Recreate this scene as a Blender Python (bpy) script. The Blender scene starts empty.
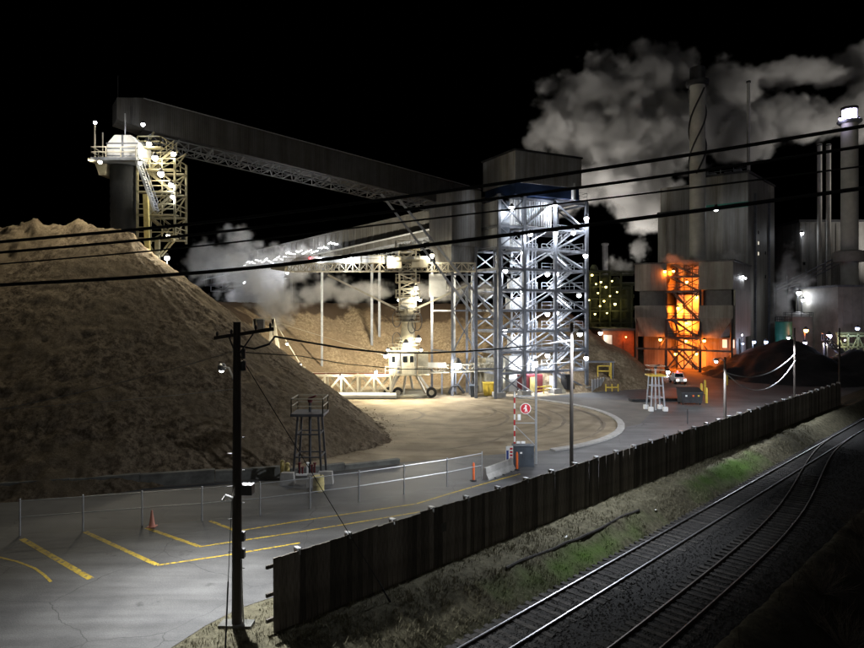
import bpy, bmesh, math, random
import numpy as np
from mathutils import Vector, Matrix, noise

random.seed(7); np.random.seed(7)
R = math.radians
sc = bpy.context.scene
col = sc.collection

# ------------------------------------------------------------------ camera
FPX, HOR, H = 640.0, 310.0, 12.0          # focal length in photo pixels, horizon row, eye height (m)
cam_d = bpy.data.cameras.new('camera'); cam = bpy.data.objects.new('camera', cam_d); col.objects.link(cam)
cam.location = (0, 0, H); cam.rotation_euler = (R(90), 0, 0)
cam_d.sensor_width = 36; cam_d.lens = FPX / 864 * 36; cam_d.shift_y = -(324 - HOR) / 864
cam_d.clip_start = 0.1; cam_d.clip_end = 3000
sc.camera = cam
# ------------------------------------------------------------------ night sky, added ambient fill, exposure
world = bpy.data.worlds.new('World'); sc.world = world; world.use_nodes = True
wn = world.node_tree.nodes; wl = world.node_tree.links
bg = wn['Background']; sky = wn.new('ShaderNodeTexSky'); sky.sky_type = 'NISHITA'
sky.sun_disc = False; sky.sun_elevation = R(-9); sky.sun_rotation = R(186)
wl.new(sky.outputs[0], bg.inputs[0]); bg.inputs[1].default_value = 0.05
sd = bpy.data.lights.new('ambient_fill', 'SUN'); sun = bpy.data.objects.new('ambient_fill', sd); col.objects.link(sun)
sd.energy = 0.09; sd.angle = R(20); sd.color = (1.0, 0.97, 0.92); sun.rotation_euler = (R(74), 0, R(6))  # soft fill added from behind the camera, stands for ambient city glow
vs = sc.view_settings; vs.view_transform = 'Standard'; vs.look = 'None'; vs.exposure = 0.4; vs.gamma = 1; vs.use_curve_mapping = False
sc.cycles.use_light_tree = True; sc.cycles.use_denoising = True
sc.cycles.volume_step_rate = 2.0; sc.cycles.volume_max_steps = 256; sc.cycles.volume_bounces = 1
sc.cycles.sample_clamp_indirect = 3.0; sc.cycles.transparent_max_bounces = 24

def P(px, py, d): return Vector(((px - 432) / FPX * d, d, H - (py - HOR) / FPX * d))
def G(px, py, z=0.0):
    d = (H - z) * FPX / (py - HOR); return Vector(((px - 432) / FPX * d, d, z))
def px_x(px, d): return (px - 432) / FPX * d
def zz(py, d): return H - (py - HOR) / FPX * d

# ------------------------------------------------------------------ materials
MATS = {}
def mat(name, c, rough=0.7, metal=0.0, var=0.25, scale=3.0, bump=0.0, bscale=20.0, c2=None, stretch=None, detail=6, wave=None, emit=None, estr=0, coord='Object', spec=0.4):
    m = bpy.data.materials.new(name); m.use_nodes = True; n = m.node_tree.nodes; l = m.node_tree.links
    b = n['Principled BSDF']; b.inputs['Roughness'].default_value = rough; b.inputs['Metallic'].default_value = metal
    b.inputs['Specular IOR Level'].default_value = spec
    if emit:
        b.inputs['Base Color'].default_value = (*c, 1)
        b.inputs['Emission Color'].default_value = (*emit, 1); b.inputs['Emission Strength'].default_value = estr
        MATS[name] = m; return m
    tc = n.new('ShaderNodeTexCoord'); mp = n.new('ShaderNodeMapping'); l.new(tc.outputs[coord], mp.inputs[0])
    if stretch: mp.inputs['Scale'].default_value = stretch
    nz = n.new('ShaderNodeTexNoise'); nz.inputs['Scale'].default_value = scale; nz.inputs['Detail'].default_value = detail; nz.inputs['Roughness'].default_value = 0.65
    l.new(mp.outputs[0], nz.inputs['Vector'])
    cr = n.new('ShaderNodeValToRGB'); l.new(nz.outputs[0], cr.inputs[0])
    d2 = c2 if c2 else tuple(min(1, x * (1 + var)) for x in c); d1 = tuple(x * (1 - var) for x in c) if not c2 else c
    cr.color_ramp.elements[0].position = 0.32; cr.color_ramp.elements[1].position = 0.7
    cr.color_ramp.elements[0].color = (*d1, 1); cr.color_ramp.elements[1].color = (*d2, 1)
    bc = cr.outputs[0]
    if wave:
        ms = n.new('ShaderNodeMapping'); ms.inputs['Scale'].default_value = (1.1, 1.1, 0.05); l.new(tc.outputs[coord], ms.inputs[0])
        sn = n.new('ShaderNodeTexNoise'); sn.inputs['Scale'].default_value = 1.0; sn.inputs['Detail'].default_value = 7; sn.inputs['Roughness'].default_value = 0.7; l.new(ms.outputs[0], sn.inputs['Vector'])
        sr = n.new('ShaderNodeValToRGB'); sr.color_ramp.elements[0].position = 0.36; sr.color_ramp.elements[1].position = 0.6; sr.color_ramp.elements[0].color = (0.5, 0.44, 0.38, 1); sr.color_ramp.elements[1].color = (1, 1, 1, 1); l.new(sn.outputs[0], sr.inputs[0])
        mm = n.new('ShaderNodeMix'); mm.data_type = 'RGBA'; mm.blend_type = 'MULTIPLY'; mm.inputs[0].default_value = 0.8; l.new(bc, mm.inputs[6]); l.new(sr.outputs[0], mm.inputs[7]); bc = mm.outputs[2]
    l.new(bc, b.inputs['Base Color'])
    h = None
    if bump:
        nb = n.new('ShaderNodeTexNoise'); nb.inputs['Scale'].default_value = bscale; nb.inputs['Detail'].default_value = 8; l.new(mp.outputs[0], nb.inputs['Vector']); h = nb.outputs[0]
    if wave:   # corrugated sheet: profile across one local axis
        wv = n.new('ShaderNodeTexWave'); wv.bands_direction = wave[0]; wv.inputs['Scale'].default_value = wave[1]; l.new(mp.outputs[0], wv.inputs['Vector']); h = wv.outputs['Fac']; bump = wave[2]
    if h:
        bp = n.new('ShaderNodeBump'); bp.inputs['Strength'].default_value = bump; bp.inputs['Distance'].default_value = 0.05
        l.new(h, bp.inputs['Height']); l.new(bp.outputs[0], b.inputs['Normal'])
    MATS[name] = m; return m

mat('yard_dirt', (0.075, 0.068, 0.058), 0.85, scale=0.4, bump=0.4, bscale=8, c2=(0.13, 0.115, 0.095))
mat('concrete', (0.30, 0.29, 0.27), 0.85, var=0.25, scale=1.5, bump=0.3)
mat('dark_concrete', (0.10, 0.10, 0.09), 0.9, var=0.4, scale=1.2, bump=0.3)
mat('fence_wood', (0.05, 0.044, 0.036), 0.85, scale=3.0, c2=(0.17, 0.15, 0.125), stretch=(6, 6, 0.5), bump=0.5, bscale=9)
mat('pole_wood', (0.025, 0.02, 0.016), 0.85, scale=2, c2=(0.05, 0.042, 0.035), stretch=(8, 8, 0.5), bump=0.5, bscale=10)
mat('grey_pole_wood', (0.12, 0.11, 0.095), 0.85, scale=2, c2=(0.2, 0.18, 0.15), stretch=(8, 8, 0.5), bump=0.5, bscale=10)
mat('galvanised', (0.42, 0.43, 0.44), 0.45, 0.6, var=0.15, scale=6)
mat('steel_grey', (0.16, 0.17, 0.19), 0.5, 0.3, var=0.3, scale=1.5)
mat('steel_light', (0.38, 0.40, 0.43), 0.45, 0.35, var=0.25, scale=1.5)
mat('steel_dark', (0.045, 0.045, 0.048), 0.55, 0.3, var=0.4, scale=1.2)
mat('cream_paint', (0.36, 0.32, 0.24), 0.5, 0.0, scale=1.6, c2=(0.56, 0.53, 0.43), stretch=(1, 1, 0.2))
mat('stair_paint', (0.30, 0.27, 0.17), 0.5, 0.1, var=0.3, scale=1.5)
mat('tan_paint', (0.33, 0.30, 0.22), 0.55, 0.0, var=0.3, scale=1.2)
mat('yellow_paint', (0.60, 0.42, 0.05), 0.5, var=0.2, scale=3)
mat('pale_yellow_paint', (0.55, 0.46, 0.18), 0.5, var=0.25, scale=3)
mat('red_paint', (0.45, 0.02, 0.03), 0.5, var=0.15, scale=4)
mat('maroon_paint', (0.10, 0.012, 0.016), 0.5, var=0.2, scale=4)
mat('white_paint', (0.78, 0.78, 0.76), 0.5, var=0.08, scale=4)
mat('blue_paint', (0.03, 0.06, 0.25), 0.5, var=0.15, scale=4)
mat('soffit_shade_blue', (0.02, 0.04, 0.10), 0.5, var=0.2, scale=0.8)
mat('blue_grey_paint', (0.05, 0.06, 0.072), 0.5, var=0.2, scale=2)
mat('orange_plastic', (0.75, 0.14, 0.03), 0.5, var=0.12, scale=4)
mat('faded_plastic', (0.62, 0.27, 0.20), 0.6, var=0.15, scale=4)
mat('tyre_mark', (0.10, 0.078, 0.052), 0.95, scale=1.2, c2=(0.20, 0.16, 0.11), bump=0.4, bscale=6)
mat('black_rubber', (0.012, 0.012, 0.012), 0.6, var=0.3)
mat('cable', (0.006, 0.006, 0.006), 0.7, var=0.2)
mat('wire_grey', (0.20, 0.20, 0.20), 0.5, 0.5, var=0.2)
mat('gallery_cladding', (0.075, 0.075, 0.074), 0.6, 0.2, var=0.2, scale=0.5, wave=('X', 1.6, 0.25))
mat('house_cladding', (0.33, 0.33, 0.32), 0.6, 0.1, var=0.15, scale=0.4, wave=('X', 1.5, 0.2))
mat('boiler_cladding', (0.21, 0.205, 0.185), 0.6, 0.1, var=0.2, scale=0.12, wave=('X', 0.9, 0.25))
mat('dark_cladding', (0.17, 0.168, 0.16), 0.6, 0.1, var=0.3, scale=0.15, wave=('X', 0.9, 0.25))
mat('green_band', (0.03, 0.16, 0.11), 0.6, var=0.2)
mat('green_tank', (0.02, 0.13, 0.09), 0.5, var=0.2, scale=0.6)
mat('silo_paint', (0.26, 0.25, 0.22), 0.55, var=0.25, scale=0.4)
mat('stack_concrete', (0.42, 0.41, 0.38), 0.75, var=0.2, scale=0.3, bump=0.2, bscale=4)
mat('rust_brown', (0.14, 0.05, 0.025), 0.85, var=0.4, scale=1.5)
mat('coal', (0.010, 0.010, 0.011), 0.9, var=0.4, scale=1.5, bump=0.8, bscale=5)
mat('ribbed_sheet', (0.55, 0.58, 0.62), 0.35, 0.3, var=0.12, scale=1.0, wave=('X', 2.2, 0.6))
mat('pale_sheet', (0.60, 0.60, 0.58), 0.5, 0.1, var=0.12, scale=1.0)
mat('dust_sleeve', (0.007, 0.008, 0.009), 0.85, var=0.3, scale=1.0, bump=0.4, bscale=3)
mat('sleeper_wood', (0.018, 0.016, 0.014), 0.9, var=0.5, scale=2, bump=0.6, bscale=12, c2=(0.07, 0.064, 0.057))
mat('rail_side', (0.05, 0.033, 0.025), 0.7, 0.4, var=0.3, scale=4)
mat('rail_head', (0.85, 0.85, 0.87), 0.42, 1.0, var=0.06, scale=4)
mat('dull_rail_head', (0.30, 0.27, 0.25), 0.5, 0.9, var=0.2, scale=4)
mat('ballast_stone', (0.022, 0.021, 0.02), 0.9, var=0.5, scale=6, c2=(0.075, 0.073, 0.068))
mat('ballast_bed', (0.015, 0.0145, 0.014), 0.95, scale=5, c2=(0.045, 0.043, 0.04), bump=1.0, bscale=18)
mat('twig', (0.09, 0.075, 0.06), 0.9, var=0.3, scale=5)
mat('window_dark', (0.01, 0.012, 0.015), 0.1, spec=0.6)
mat('lamp_white', (0.8, 0.8, 0.8), emit=(0.95, 0.97, 1.0), estr=22)
mat('lamp_warm', (0.8, 0.8, 0.8), emit=(1.0, 0.93, 0.72), estr=22)
mat('lamp_yellow', (0.8, 0.7, 0.3), emit=(1.0, 0.82, 0.25), estr=7)
mat('lamp_sodium', (0.8, 0.6, 0.3), emit=(1.0, 0.48, 0.10), estr=14)
mat('lamp_violet', (0.8, 0.8, 0.9), emit=(0.72, 0.66, 1.0), estr=6)
mat('lamp_red', (0.8, 0.1, 0.1), emit=(1.0, 0.04, 0.05), estr=10)
mat('lamp_blue', (0.5, 0.6, 0.9), emit=(0.5, 0.65, 1.0), estr=10)
mat('lit_window', (0.8, 0.8, 0.8), emit=(1.0, 0.88, 0.68), estr=0.55)

def per_object(name, lo, hi):
    m = MATS[name]; n = m.node_tree.nodes; l = m.node_tree.links; b = n['Principled BSDF']; src = b.inputs['Base Color'].links[0].from_socket
    oi = n.new('ShaderNodeObjectInfo'); mr = n.new('ShaderNodeMapRange'); mr.inputs['To Min'].default_value = lo; mr.inputs['To Max'].default_value = hi; l.new(oi.outputs['Random'], mr.inputs['Value'])
    x = n.new('ShaderNodeVectorMath'); x.operation = 'SCALE'; l.new(src, x.inputs[0]); l.new(mr.outputs[0], x.inputs['Scale']); l.new(x.outputs[0], b.inputs['Base Color'])
per_object('fence_wood', 0.45, 1.7); per_object('sleeper_wood', 0.6, 1.5)
def chips(name, c1, c2, c3, bscale=6.0, crest=None):
    m = bpy.data.materials.new(name); m.use_nodes = True; n = m.node_tree.nodes; l = m.node_tree.links
    b = n['Principled BSDF']; b.inputs['Roughness'].default_value = 0.95; b.inputs['Specular IOR Level'].default_value = 0.1
    tc = n.new('ShaderNodeTexCoord')
    a = n.new('ShaderNodeTexNoise'); a.inputs['Scale'].default_value = 0.22; a.inputs['Detail'].default_value = 5; l.new(tc.outputs['Object'], a.inputs['Vector'])
    mp = n.new('ShaderNodeMapping'); mp.inputs['Scale'].default_value = (1, 1, 0.35); l.new(tc.outputs['Object'], mp.inputs[0])
    f = n.new('ShaderNodeTexNoise'); f.inputs['Scale'].default_value = 2.4; f.inputs['Detail'].default_value = 9; f.inputs['Roughness'].default_value = 0.75; l.new(mp.outputs[0], f.inputs['Vector'])
    r1 = n.new('ShaderNodeValToRGB'); r1.color_ramp.elements[0].color = (*c1, 1); r1.color_ramp.elements[1].color = (*c2, 1)
    r1.color_ramp.elements[0].position = 0.42; r1.color_ramp.elements[1].position = 0.60; l.new(f.outputs[0], r1.inputs[0])
    r2 = n.new('ShaderNodeValToRGB'); r2.color_ramp.elements[0].position = 0.42; r2.color_ramp.elements[1].position = 0.68; l.new(a.outputs[0], r2.inputs[0])
    mx = n.new('ShaderNodeMix'); mx.data_type = 'RGBA'; l.new(r2.outputs[0], mx.inputs[0]); l.new(r1.outputs[0], mx.inputs[6]); mx.inputs[7].default_value = (*c3, 1)
    last = mx.outputs[2]
    if crest:
        sx = n.new('ShaderNodeSeparateXYZ'); l.new(tc.outputs['Object'], sx.inputs[0])
        mp2 = n.new('ShaderNodeMapping'); mp2.inputs['Scale'].default_value = (1, 1, 0.18); l.new(tc.outputs['Object'], mp2.inputs[0])
        w = n.new('ShaderNodeTexNoise'); w.inputs['Scale'].default_value = 0.28; w.inputs['Detail'].default_value = 7; l.new(mp2.outputs[0], w.inputs['Vector'])
        ad = n.new('ShaderNodeMath'); ad.operation = 'MULTIPLY_ADD'; ad.inputs[1].default_value = 13.0; l.new(w.outputs[0], ad.inputs[0]); l.new(sx.outputs['Z'], ad.inputs[2])
        r3 = n.new('ShaderNodeMapRange'); r3.inputs['From Min'].default_value = crest; r3.inputs['From Max'].default_value = crest + 1.2; l.new(ad.outputs[0], r3.inputs['Value'])
        m3 = n.new('ShaderNodeMix'); m3.data_type = 'RGBA'; l.new(r3.outputs[0], m3.inputs[0]); l.new(last, m3.inputs[6]); m3.inputs[7].default_value = (0.075, 0.052, 0.034, 1); last = m3.outputs[2]
    l.new(last, b.inputs['Base Color'])
    nb = n.new('ShaderNodeTexNoise'); nb.inputs['Scale'].default_value = bscale; nb.inputs['Detail'].default_value = 10; nb.inputs['Roughness'].default_value = 0.8; l.new(tc.outputs['Object'], nb.inputs['Vector'])
    bp = n.new('ShaderNodeBump'); bp.inputs['Strength'].default_value = 1.0; bp.inputs['Distance'].default_value = 0.32; l.new(nb.outputs[0], bp.inputs['Height']); l.new(bp.outputs[0], b.inputs['Normal'])
    MATS[name] = m
chips('bark_chips', (0.065, 0.047, 0.029), (0.26, 0.205, 0.14), (0.18, 0.14, 0.09))
chips('wood_chips', (0.17, 0.125, 0.075), (0.37, 0.29, 0.19), (0.22, 0.16, 0.10), crest=16.6)

def sand_mat():
    m = bpy.data.materials.new('sand'); m.use_nodes = True; n = m.node_tree.nodes; l = m.node_tree.links
    b = n['Principled BSDF']; b.inputs['Roughness'].default_value = 0.9; b.inputs['Specular IOR Level'].default_value = 0.15
    tc = n.new('ShaderNodeTexCoord')
    a = n.new('ShaderNodeTexNoise'); a.inputs['Scale'].default_value = 0.35; a.inputs['Detail'].default_value = 8; l.new(tc.outputs['Object'], a.inputs['Vector'])
    r1 = n.new('ShaderNodeValToRGB'); r1.color_ramp.elements[0].color = (0.17, 0.135, 0.09, 1); r1.color_ramp.elements[1].color = (0.29, 0.24, 0.165, 1)
    r1.color_ramp.elements[0].position = 0.35; r1.color_ramp.elements[1].position = 0.65; l.new(a.outputs[0], r1.inputs[0])
    mp = n.new('ShaderNodeMapping'); mp.inputs['Location'].default_value = (-1.4, -74, 0); l.new(tc.outputs['Object'], mp.inputs[0])
    w = n.new('ShaderNodeTexWave'); w.wave_type = 'RINGS'; w.rings_direction = 'Z'; w.inputs['Scale'].default_value = 0.13; w.inputs['Distortion'].default_value = 3.0; w.inputs['Detail'].default_value = 4; w.inputs['Detail Scale'].default_value = 0.25; l.new(mp.outputs[0], w.inputs['Vector'])
    r2 = n.new('ShaderNodeValToRGB'); r2.color_ramp.elements[0].position = 0.0; r2.color_ramp.elements[1].position = 0.22; r2.color_ramp.elements[0].color = (0.55, 0.5, 0.45, 1); r2.color_ramp.elements[1].color = (1, 1, 1, 1); l.new(w.outputs['Fac'], r2.inputs[0])
    mx = n.new('ShaderNodeMix'); mx.data_type = 'RGBA'; mx.blend_type = 'MULTIPLY'; mx.inputs[0].default_value = 0.3; l.new(r1.outputs[0], mx.inputs[6]); l.new(r2.outputs[0], mx.inputs[7])
    l.new(mx.outputs[2], b.inputs['Base Color'])
    nb = n.new('ShaderNodeTexNoise'); nb.inputs['Scale'].default_value = 4; nb.inputs['Detail'].default_value = 10; l.new(tc.outputs['Object'], nb.inputs['Vector'])
    bp = n.new('ShaderNodeBump'); bp.inputs['Strength'].default_value = 0.5; bp.inputs['Distance'].default_value = 0.08; l.new(nb.outputs[0], bp.inputs['Height']); l.new(bp.outputs[0], b.inputs['Normal'])
    MATS['sand'] = m
sand_mat()
def road_mats():
    for name in ('asphalt', 'yellow_line'):
        m = bpy.data.materials.new(name); m.use_nodes = True; n = m.node_tree.nodes; l = m.node_tree.links
        b = n['Principled BSDF']; b.inputs['Roughness'].default_value = 0.66; b.inputs['Specular IOR Level'].default_value = 0.35
        tc = n.new('ShaderNodeTexCoord')
        def nz(scale, det, rot=0, sc_=(1, 1, 1)):
            mp = n.new('ShaderNodeMapping'); mp.inputs['Rotation'].default_value = (0, 0, R(rot)); mp.inputs['Scale'].default_value = sc_; mp.inputs['Location'].default_value = (ORG, ORG * .6, 0); l.new(tc.outputs['Object'], mp.inputs[0])
            q = n.new('ShaderNodeTexNoise'); q.inputs['Scale'].default_value = scale; q.inputs['Detail'].default_value = det; q.inputs['Roughness'].default_value = 0.6; l.new(mp.outputs[0], q.inputs['Vector']); return q.outputs[0]
        def ramp(f, p0, p1, c0, c1):
            r = n.new('ShaderNodeValToRGB'); r.color_ramp.elements[0].position = p0; r.color_ramp.elements[1].position = p1; r.color_ramp.elements[0].color = (*c0, 1); r.color_ramp.elements[1].color = (*c1, 1); l.new(f, r.inputs[0]); return r.outputs[0]
        def mix(f, a, c, mode='MIX'):
            x = n.new('ShaderNodeMix'); x.data_type = 'RGBA'; x.blend_type = mode
            if isinstance(f, float): x.inputs[0].default_value = f
            else: l.new(f, x.inputs[0])
            for k, v in ((6, a), (7, c)):
                if isinstance(v, tuple): x.inputs[k].default_value = (*v, 1)
                else: l.new(v, x.inputs[k])
            return x.outputs[2]
        ORG = 0.0
        base = ramp(nz(0.22, 6), 0.35, 0.65, (0.05, 0.05, 0.051), (0.095, 0.094, 0.092))
        streak = ramp(nz(0.9, 5, -22, (0.12, 1.0, 1)), 0.38, 0.68, (0.78, 0.78, 0.78), (1.3, 1.3, 1.3)); base = mix(1.0, base, streak, 'MULTIPLY')
        speck = ramp(nz(22, 3), 0.35, 0.65, (0.75, 0.75, 0.75), (1.2, 1.2, 1.2)); base = mix(1.0, base, speck, 'MULTIPLY')
        oil = ramp(nz(0.55, 4), 0.66, 0.74, (0, 0, 0), (1, 1, 1)); base = mix(oil, base, (0.03, 0.03, 0.03))
        vo = n.new('ShaderNodeTexVoronoi'); vo.feature = 'DISTANCE_TO_EDGE'; vo.inputs['Scale'].default_value = 0.16
        dv = n.new('ShaderNodeVectorMath'); dv.operation = 'ADD'; nv = n.new('ShaderNodeTexNoise'); nv.inputs['Scale'].default_value = 0.5; nv.inputs['Detail'].default_value = 6; l.new(tc.outputs['Object'], nv.inputs['Vector']); l.new(tc.outputs['Object'], dv.inputs[0]); l.new(nv.outputs['Color'], dv.inputs[1]); l.new(dv.outputs[0], vo.inputs['Vector'])
        crack = ramp(vo.outputs['Distance'], 0.0012, 0.0035, (1, 1, 1), (0, 0, 0)); base = mix(crack, base, (0.022, 0.022, 0.022))
        if name == 'yellow_line':
            wear = ramp(nz(5.5, 8), 0.36, 0.50, (1, 1, 1), (0, 0, 0)); base = mix(wear, ramp(nz(1.5, 5), 0.3, 0.7, (0.34, 0.22, 0.012), (0.50, 0.36, 0.04)), base)
        l.new(base, b.inputs['Base Color'])
        bn = n.new('ShaderNodeTexNoise'); bn.inputs['Scale'].default_value = 18; bn.inputs['Detail'].default_value = 6; l.new(tc.outputs['Object'], bn.inputs['Vector'])
        bp = n.new('ShaderNodeBump'); bp.inputs['Strength'].default_value = 0.3; bp.inputs['Distance'].default_value = 0.03; l.new(bn.outputs[0], bp.inputs['Height']); l.new(bp.outputs[0], b.inputs['Normal']); MATS[name] = m
road_mats()
def bank_mat(name, dry1, dry2, green):
    m = bpy.data.materials.new(name); m.use_nodes = True; n = m.node_tree.nodes; l = m.node_tree.links
    b = n['Principled BSDF']; b.inputs['Roughness'].default_value = 0.95; b.inputs['Specular IOR Level'].default_value = 0.1
    tc = n.new('ShaderNodeTexCoord')
    f = n.new('ShaderNodeTexNoise'); f.inputs['Scale'].default_value = 3; f.inputs['Detail'].default_value = 9; f.inputs['Roughness'].default_value = 0.7; l.new(tc.outputs['Object'], f.inputs['Vector'])
    r1 = n.new('ShaderNodeValToRGB'); r1.color_ramp.elements[0].color = (*dry1, 1); r1.color_ramp.elements[1].color = (*dry2, 1)
    r1.color_ramp.elements[0].position = 0.35; r1.color_ramp.elements[1].position = 0.65; l.new(f.outputs[0], r1.inputs[0])
    at = n.new('ShaderNodeAttribute'); at.attribute_name = 'green'
    mx = n.new('ShaderNodeMix'); mx.data_type = 'RGBA'; l.new(at.outputs['Fac'], mx.inputs[0]); l.new(r1.outputs[0], mx.inputs[6]); mx.inputs[7].default_value = (*green, 1)
    ad = n.new('ShaderNodeAttribute'); ad.attribute_name = 'dark'; m2 = n.new('ShaderNodeMix'); m2.data_type = 'RGBA'; l.new(ad.outputs['Fac'], m2.inputs[0]); l.new(mx.outputs[2], m2.inputs[6]); m2.inputs[7].default_value = (0.014, 0.012, 0.008, 1)  # mixes bank colour to near black where little light reaches
    l.new(m2.outputs[2], b.inputs['Base Color'])
    bp = n.new('ShaderNodeBump'); bp.inputs['Strength'].default_value = 0.8; bp.inputs['Distance'].default_value = 0.08; l.new(f.outputs[0], bp.inputs['Height']); l.new(bp.outputs[0], b.inputs['Normal'])
    MATS[name] = m
bank_mat('bank_soil', (0.045, 0.04, 0.026), (0.13, 0.12, 0.08), (0.06, 0.11, 0.02))
bank_mat('dry_grass', (0.10, 0.09, 0.055), (0.24, 0.22, 0.15), (0.07, 0.14, 0.025))
bank_mat('unlit_soil', (0.008, 0.007, 0.005), (0.03, 0.027, 0.018), (0.01, 0.014, 0.004))
bank_mat('unlit_grass', (0.015, 0.014, 0.008), (0.05, 0.045, 0.03), (0.01, 0.02, 0.004))  # shaded copies of the soil and grass colours for the unlit bank
def link_mesh_mat():
    m = bpy.data.materials.new('chain_link'); m.use_nodes = True; n = m.node_tree.nodes; l = m.node_tree.links
    b = n['Principled BSDF']; b.inputs['Base Color'].default_value = (0.4, 0.41, 0.42, 1); b.inputs['Metallic'].default_value = 0.5; b.inputs['Roughness'].default_value = 0.5
    tc = n.new('ShaderNodeTexCoord'); out = []
    for ang in (1, -1):
        mp = n.new('ShaderNodeVectorMath'); mp.operation = 'DOT_PRODUCT'; l.new(tc.outputs['UV'], mp.inputs[0]); mp.inputs[1].default_value = (14.0, 14.0 * ang, 0)
        fr = n.new('ShaderNodeMath'); fr.operation = 'FRACT'; l.new(mp.outputs['Value'], fr.inputs[0])
        lt = n.new('ShaderNodeMath'); lt.operation = 'LESS_THAN'; l.new(fr.outputs[0], lt.inputs[0]); lt.inputs[1].default_value = 0.075; out.append(lt)
    mxm = n.new('ShaderNodeMath'); mxm.operation = 'MAXIMUM'; l.new(out[0].outputs[0], mxm.inputs[0]); l.new(out[1].outputs[0], mxm.inputs[1])
    l.new(mxm.outputs[0], b.inputs['Alpha']); MATS['chain_link'] = m
link_mesh_mat()

# ------------------------------------------------------------------ mesh helpers
ORI = {}
class MB:
    def __init__(s): s.v = []; s.f = []; s.sm = False
    def add(s, vs_, fs_):
        o = len(s.v); s.v += [Vector(p) for p in vs_]; s.f += [[i + o for i in f] for f in fs_]; return s
    def hexa(s, p): return s.add(p, [(3, 2, 1, 0), (4, 5, 6, 7), (0, 1, 5, 4), (1, 2, 6, 5), (2, 3, 7, 6), (3, 0, 4, 7)])
    def box(s, x0, x1, y0, y1, z0, z1):
        return s.hexa([(x0, y0, z0), (x1, y0, z0), (x1, y1, z0), (x0, y1, z0), (x0, y0, z1), (x1, y0, z1), (x1, y1, z1), (x0, y1, z1)])
    def lbox(s, L, a0, a1, b0, b1, z0, z1):
        return s.hexa([L(a0, b0, z0), L(a1, b0, z0), L(a1, b1, z0), L(a0, b1, z0), L(a0, b0, z1), L(a1, b0, z1), L(a1, b1, z1), L(a0, b1, z1)])
    def beam(s, p, q, w, h=None, up=(0, 0, 1)):
        p = Vector(p); q = Vector(q); h = h or w; d = (q - p).normalized(); u = Vector(up)
        if abs(d.dot(u)) > 0.97: u = Vector((0, 1, 0))
        x = d.cross(u).normalized() * (w / 2); y = x.cross(d).normalized() * (h / 2)
        return s.hexa([p - x - y, p + x - y, q + x - y, q - x - y, p - x + y, p + x + y, q + x + y, q - x + y])
    def tube(s, pts, r, n=8, cap=True):
        pts = [Vector(p) for p in pts]; rs = r if isinstance(r, (list, tuple)) else [r] * len(pts)
        o = len(s.v); s.sm = True; k = len(pts); ref = None
        for i, p in enumerate(pts):
            t = (pts[min(i + 1, k - 1)] - pts[max(i - 1, 0)]).normalized()
            if ref is None: ref = Vector((0, 0, 1)) if abs(t.z) < 0.9 else Vector((1, 0, 0))
            x = t.cross(ref).normalized(); y = x.cross(t).normalized(); ref = y
            for j in range(n):
                a = 2 * math.pi * j / n; s.v.append(p + (x * math.cos(a) + y * math.sin(a)) * rs[i])
        for i in range(k - 1):
            for j in range(n): s.f.append([o + i * n + j, o + i * n + (j + 1) % n, o + (i + 1) * n + (j + 1) % n, o + (i + 1) * n + j])
        if cap: s.f.append([o + j for j in range(n)][::-1]); s.f.append([o + (k - 1) * n + j for j in range(n)])
        return s
    def lathe(s, c, prof, n=16):
        return s.tube([Vector((c[0], c[1], z)) for r, z in prof], [max(r, 0.001) for r, z in prof], n)
    def ball(s, c, r, n=10, m=6):
        pr = [(r * math.sin(math.pi * i / m), c[2] - r * math.cos(math.pi * i / m)) for i in range(m + 1)]
        o = len(s.v); s.sm = True
        for rr, z in pr:
            for j in range(n):
                a = 2 * math.pi * j / n; s.v.append(Vector((c[0] + rr * math.cos(a), c[1] + rr * math.sin(a), z)))
        for i in range(m):
            for j in range(n): s.f.append([o + i * n + j, o + i * n + (j + 1) % n, o + (i + 1) * n + (j + 1) % n, o + (i + 1) * n + j])
        return s
    def prism(s, poly, z0, z1):
        n = len(poly); o = len(s.v)
        s.v += [Vector((p[0], p[1], z0)) for p in poly] + [Vector((p[0], p[1], z1)) for p in poly]
        s.f.append([o + i for i in range(n)][::-1]); s.f.append([o + n + i for i in range(n)])
        for i in range(n): s.f.append([o + i, o + (i + 1) % n, o + n + (i + 1) % n, o + n + i])
        return s
    def truss(s, p, q, w, h, seg, r, up=(0, 0, 1), faces='tbsS'):
        """a box truss from p to q (centre line of its bottom), w wide, h tall"""
        p = Vector(p); q = Vector(q); d = (q - p).normalized(); x = d.cross(Vector(up)).normalized() * (w / 2); y = Vector(up) * h
        if abs(d.z) > 0.9: x = Vector((w / 2, 0, 0)); y = Vector((0, h, 0))
        c = [(-x, Vector((0, 0, 0))), (x, Vector((0, 0, 0))), (x, y), (-x, y)]
        def pt(k, i): return p + (q - p) * (i / seg) + c[k][0] + c[k][1]
        for k in range(4): s.beam(pt(k, 0), pt(k, seg), r, r)
        for a, b, tag_ in ((0, 1, 'b'), (1, 2, 's'), (2, 3, 't'), (3, 0, 'S')):
            for i in range(seg + 1):
                s.beam(pt(a, i), pt(b, i), r * 0.8)
                if i < seg and tag_ in faces: s.beam(pt(a if i % 2 else b, i), pt(b if i % 2 else a, i + 1), r * 0.8)
        return s
    def rail(s, pts, h=1.1, r=0.03, step=1.6):
        """pipe handrail along points: posts, top and middle pipes"""
        for a, b in zip(pts, pts[1:]):
            a = Vector(a); b = Vector(b); n = max(1, int((b - a).length / step))
            for k in (h, h * 0.52): s.beam(a + Vector((0, 0, k)), b + Vector((0, 0, k)), r * 2)
            for i in range(n + 1):
                p = a.lerp(b, i / n); s.beam(p, p + Vector((0, 0, h)), r * 2)
        return s
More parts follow.
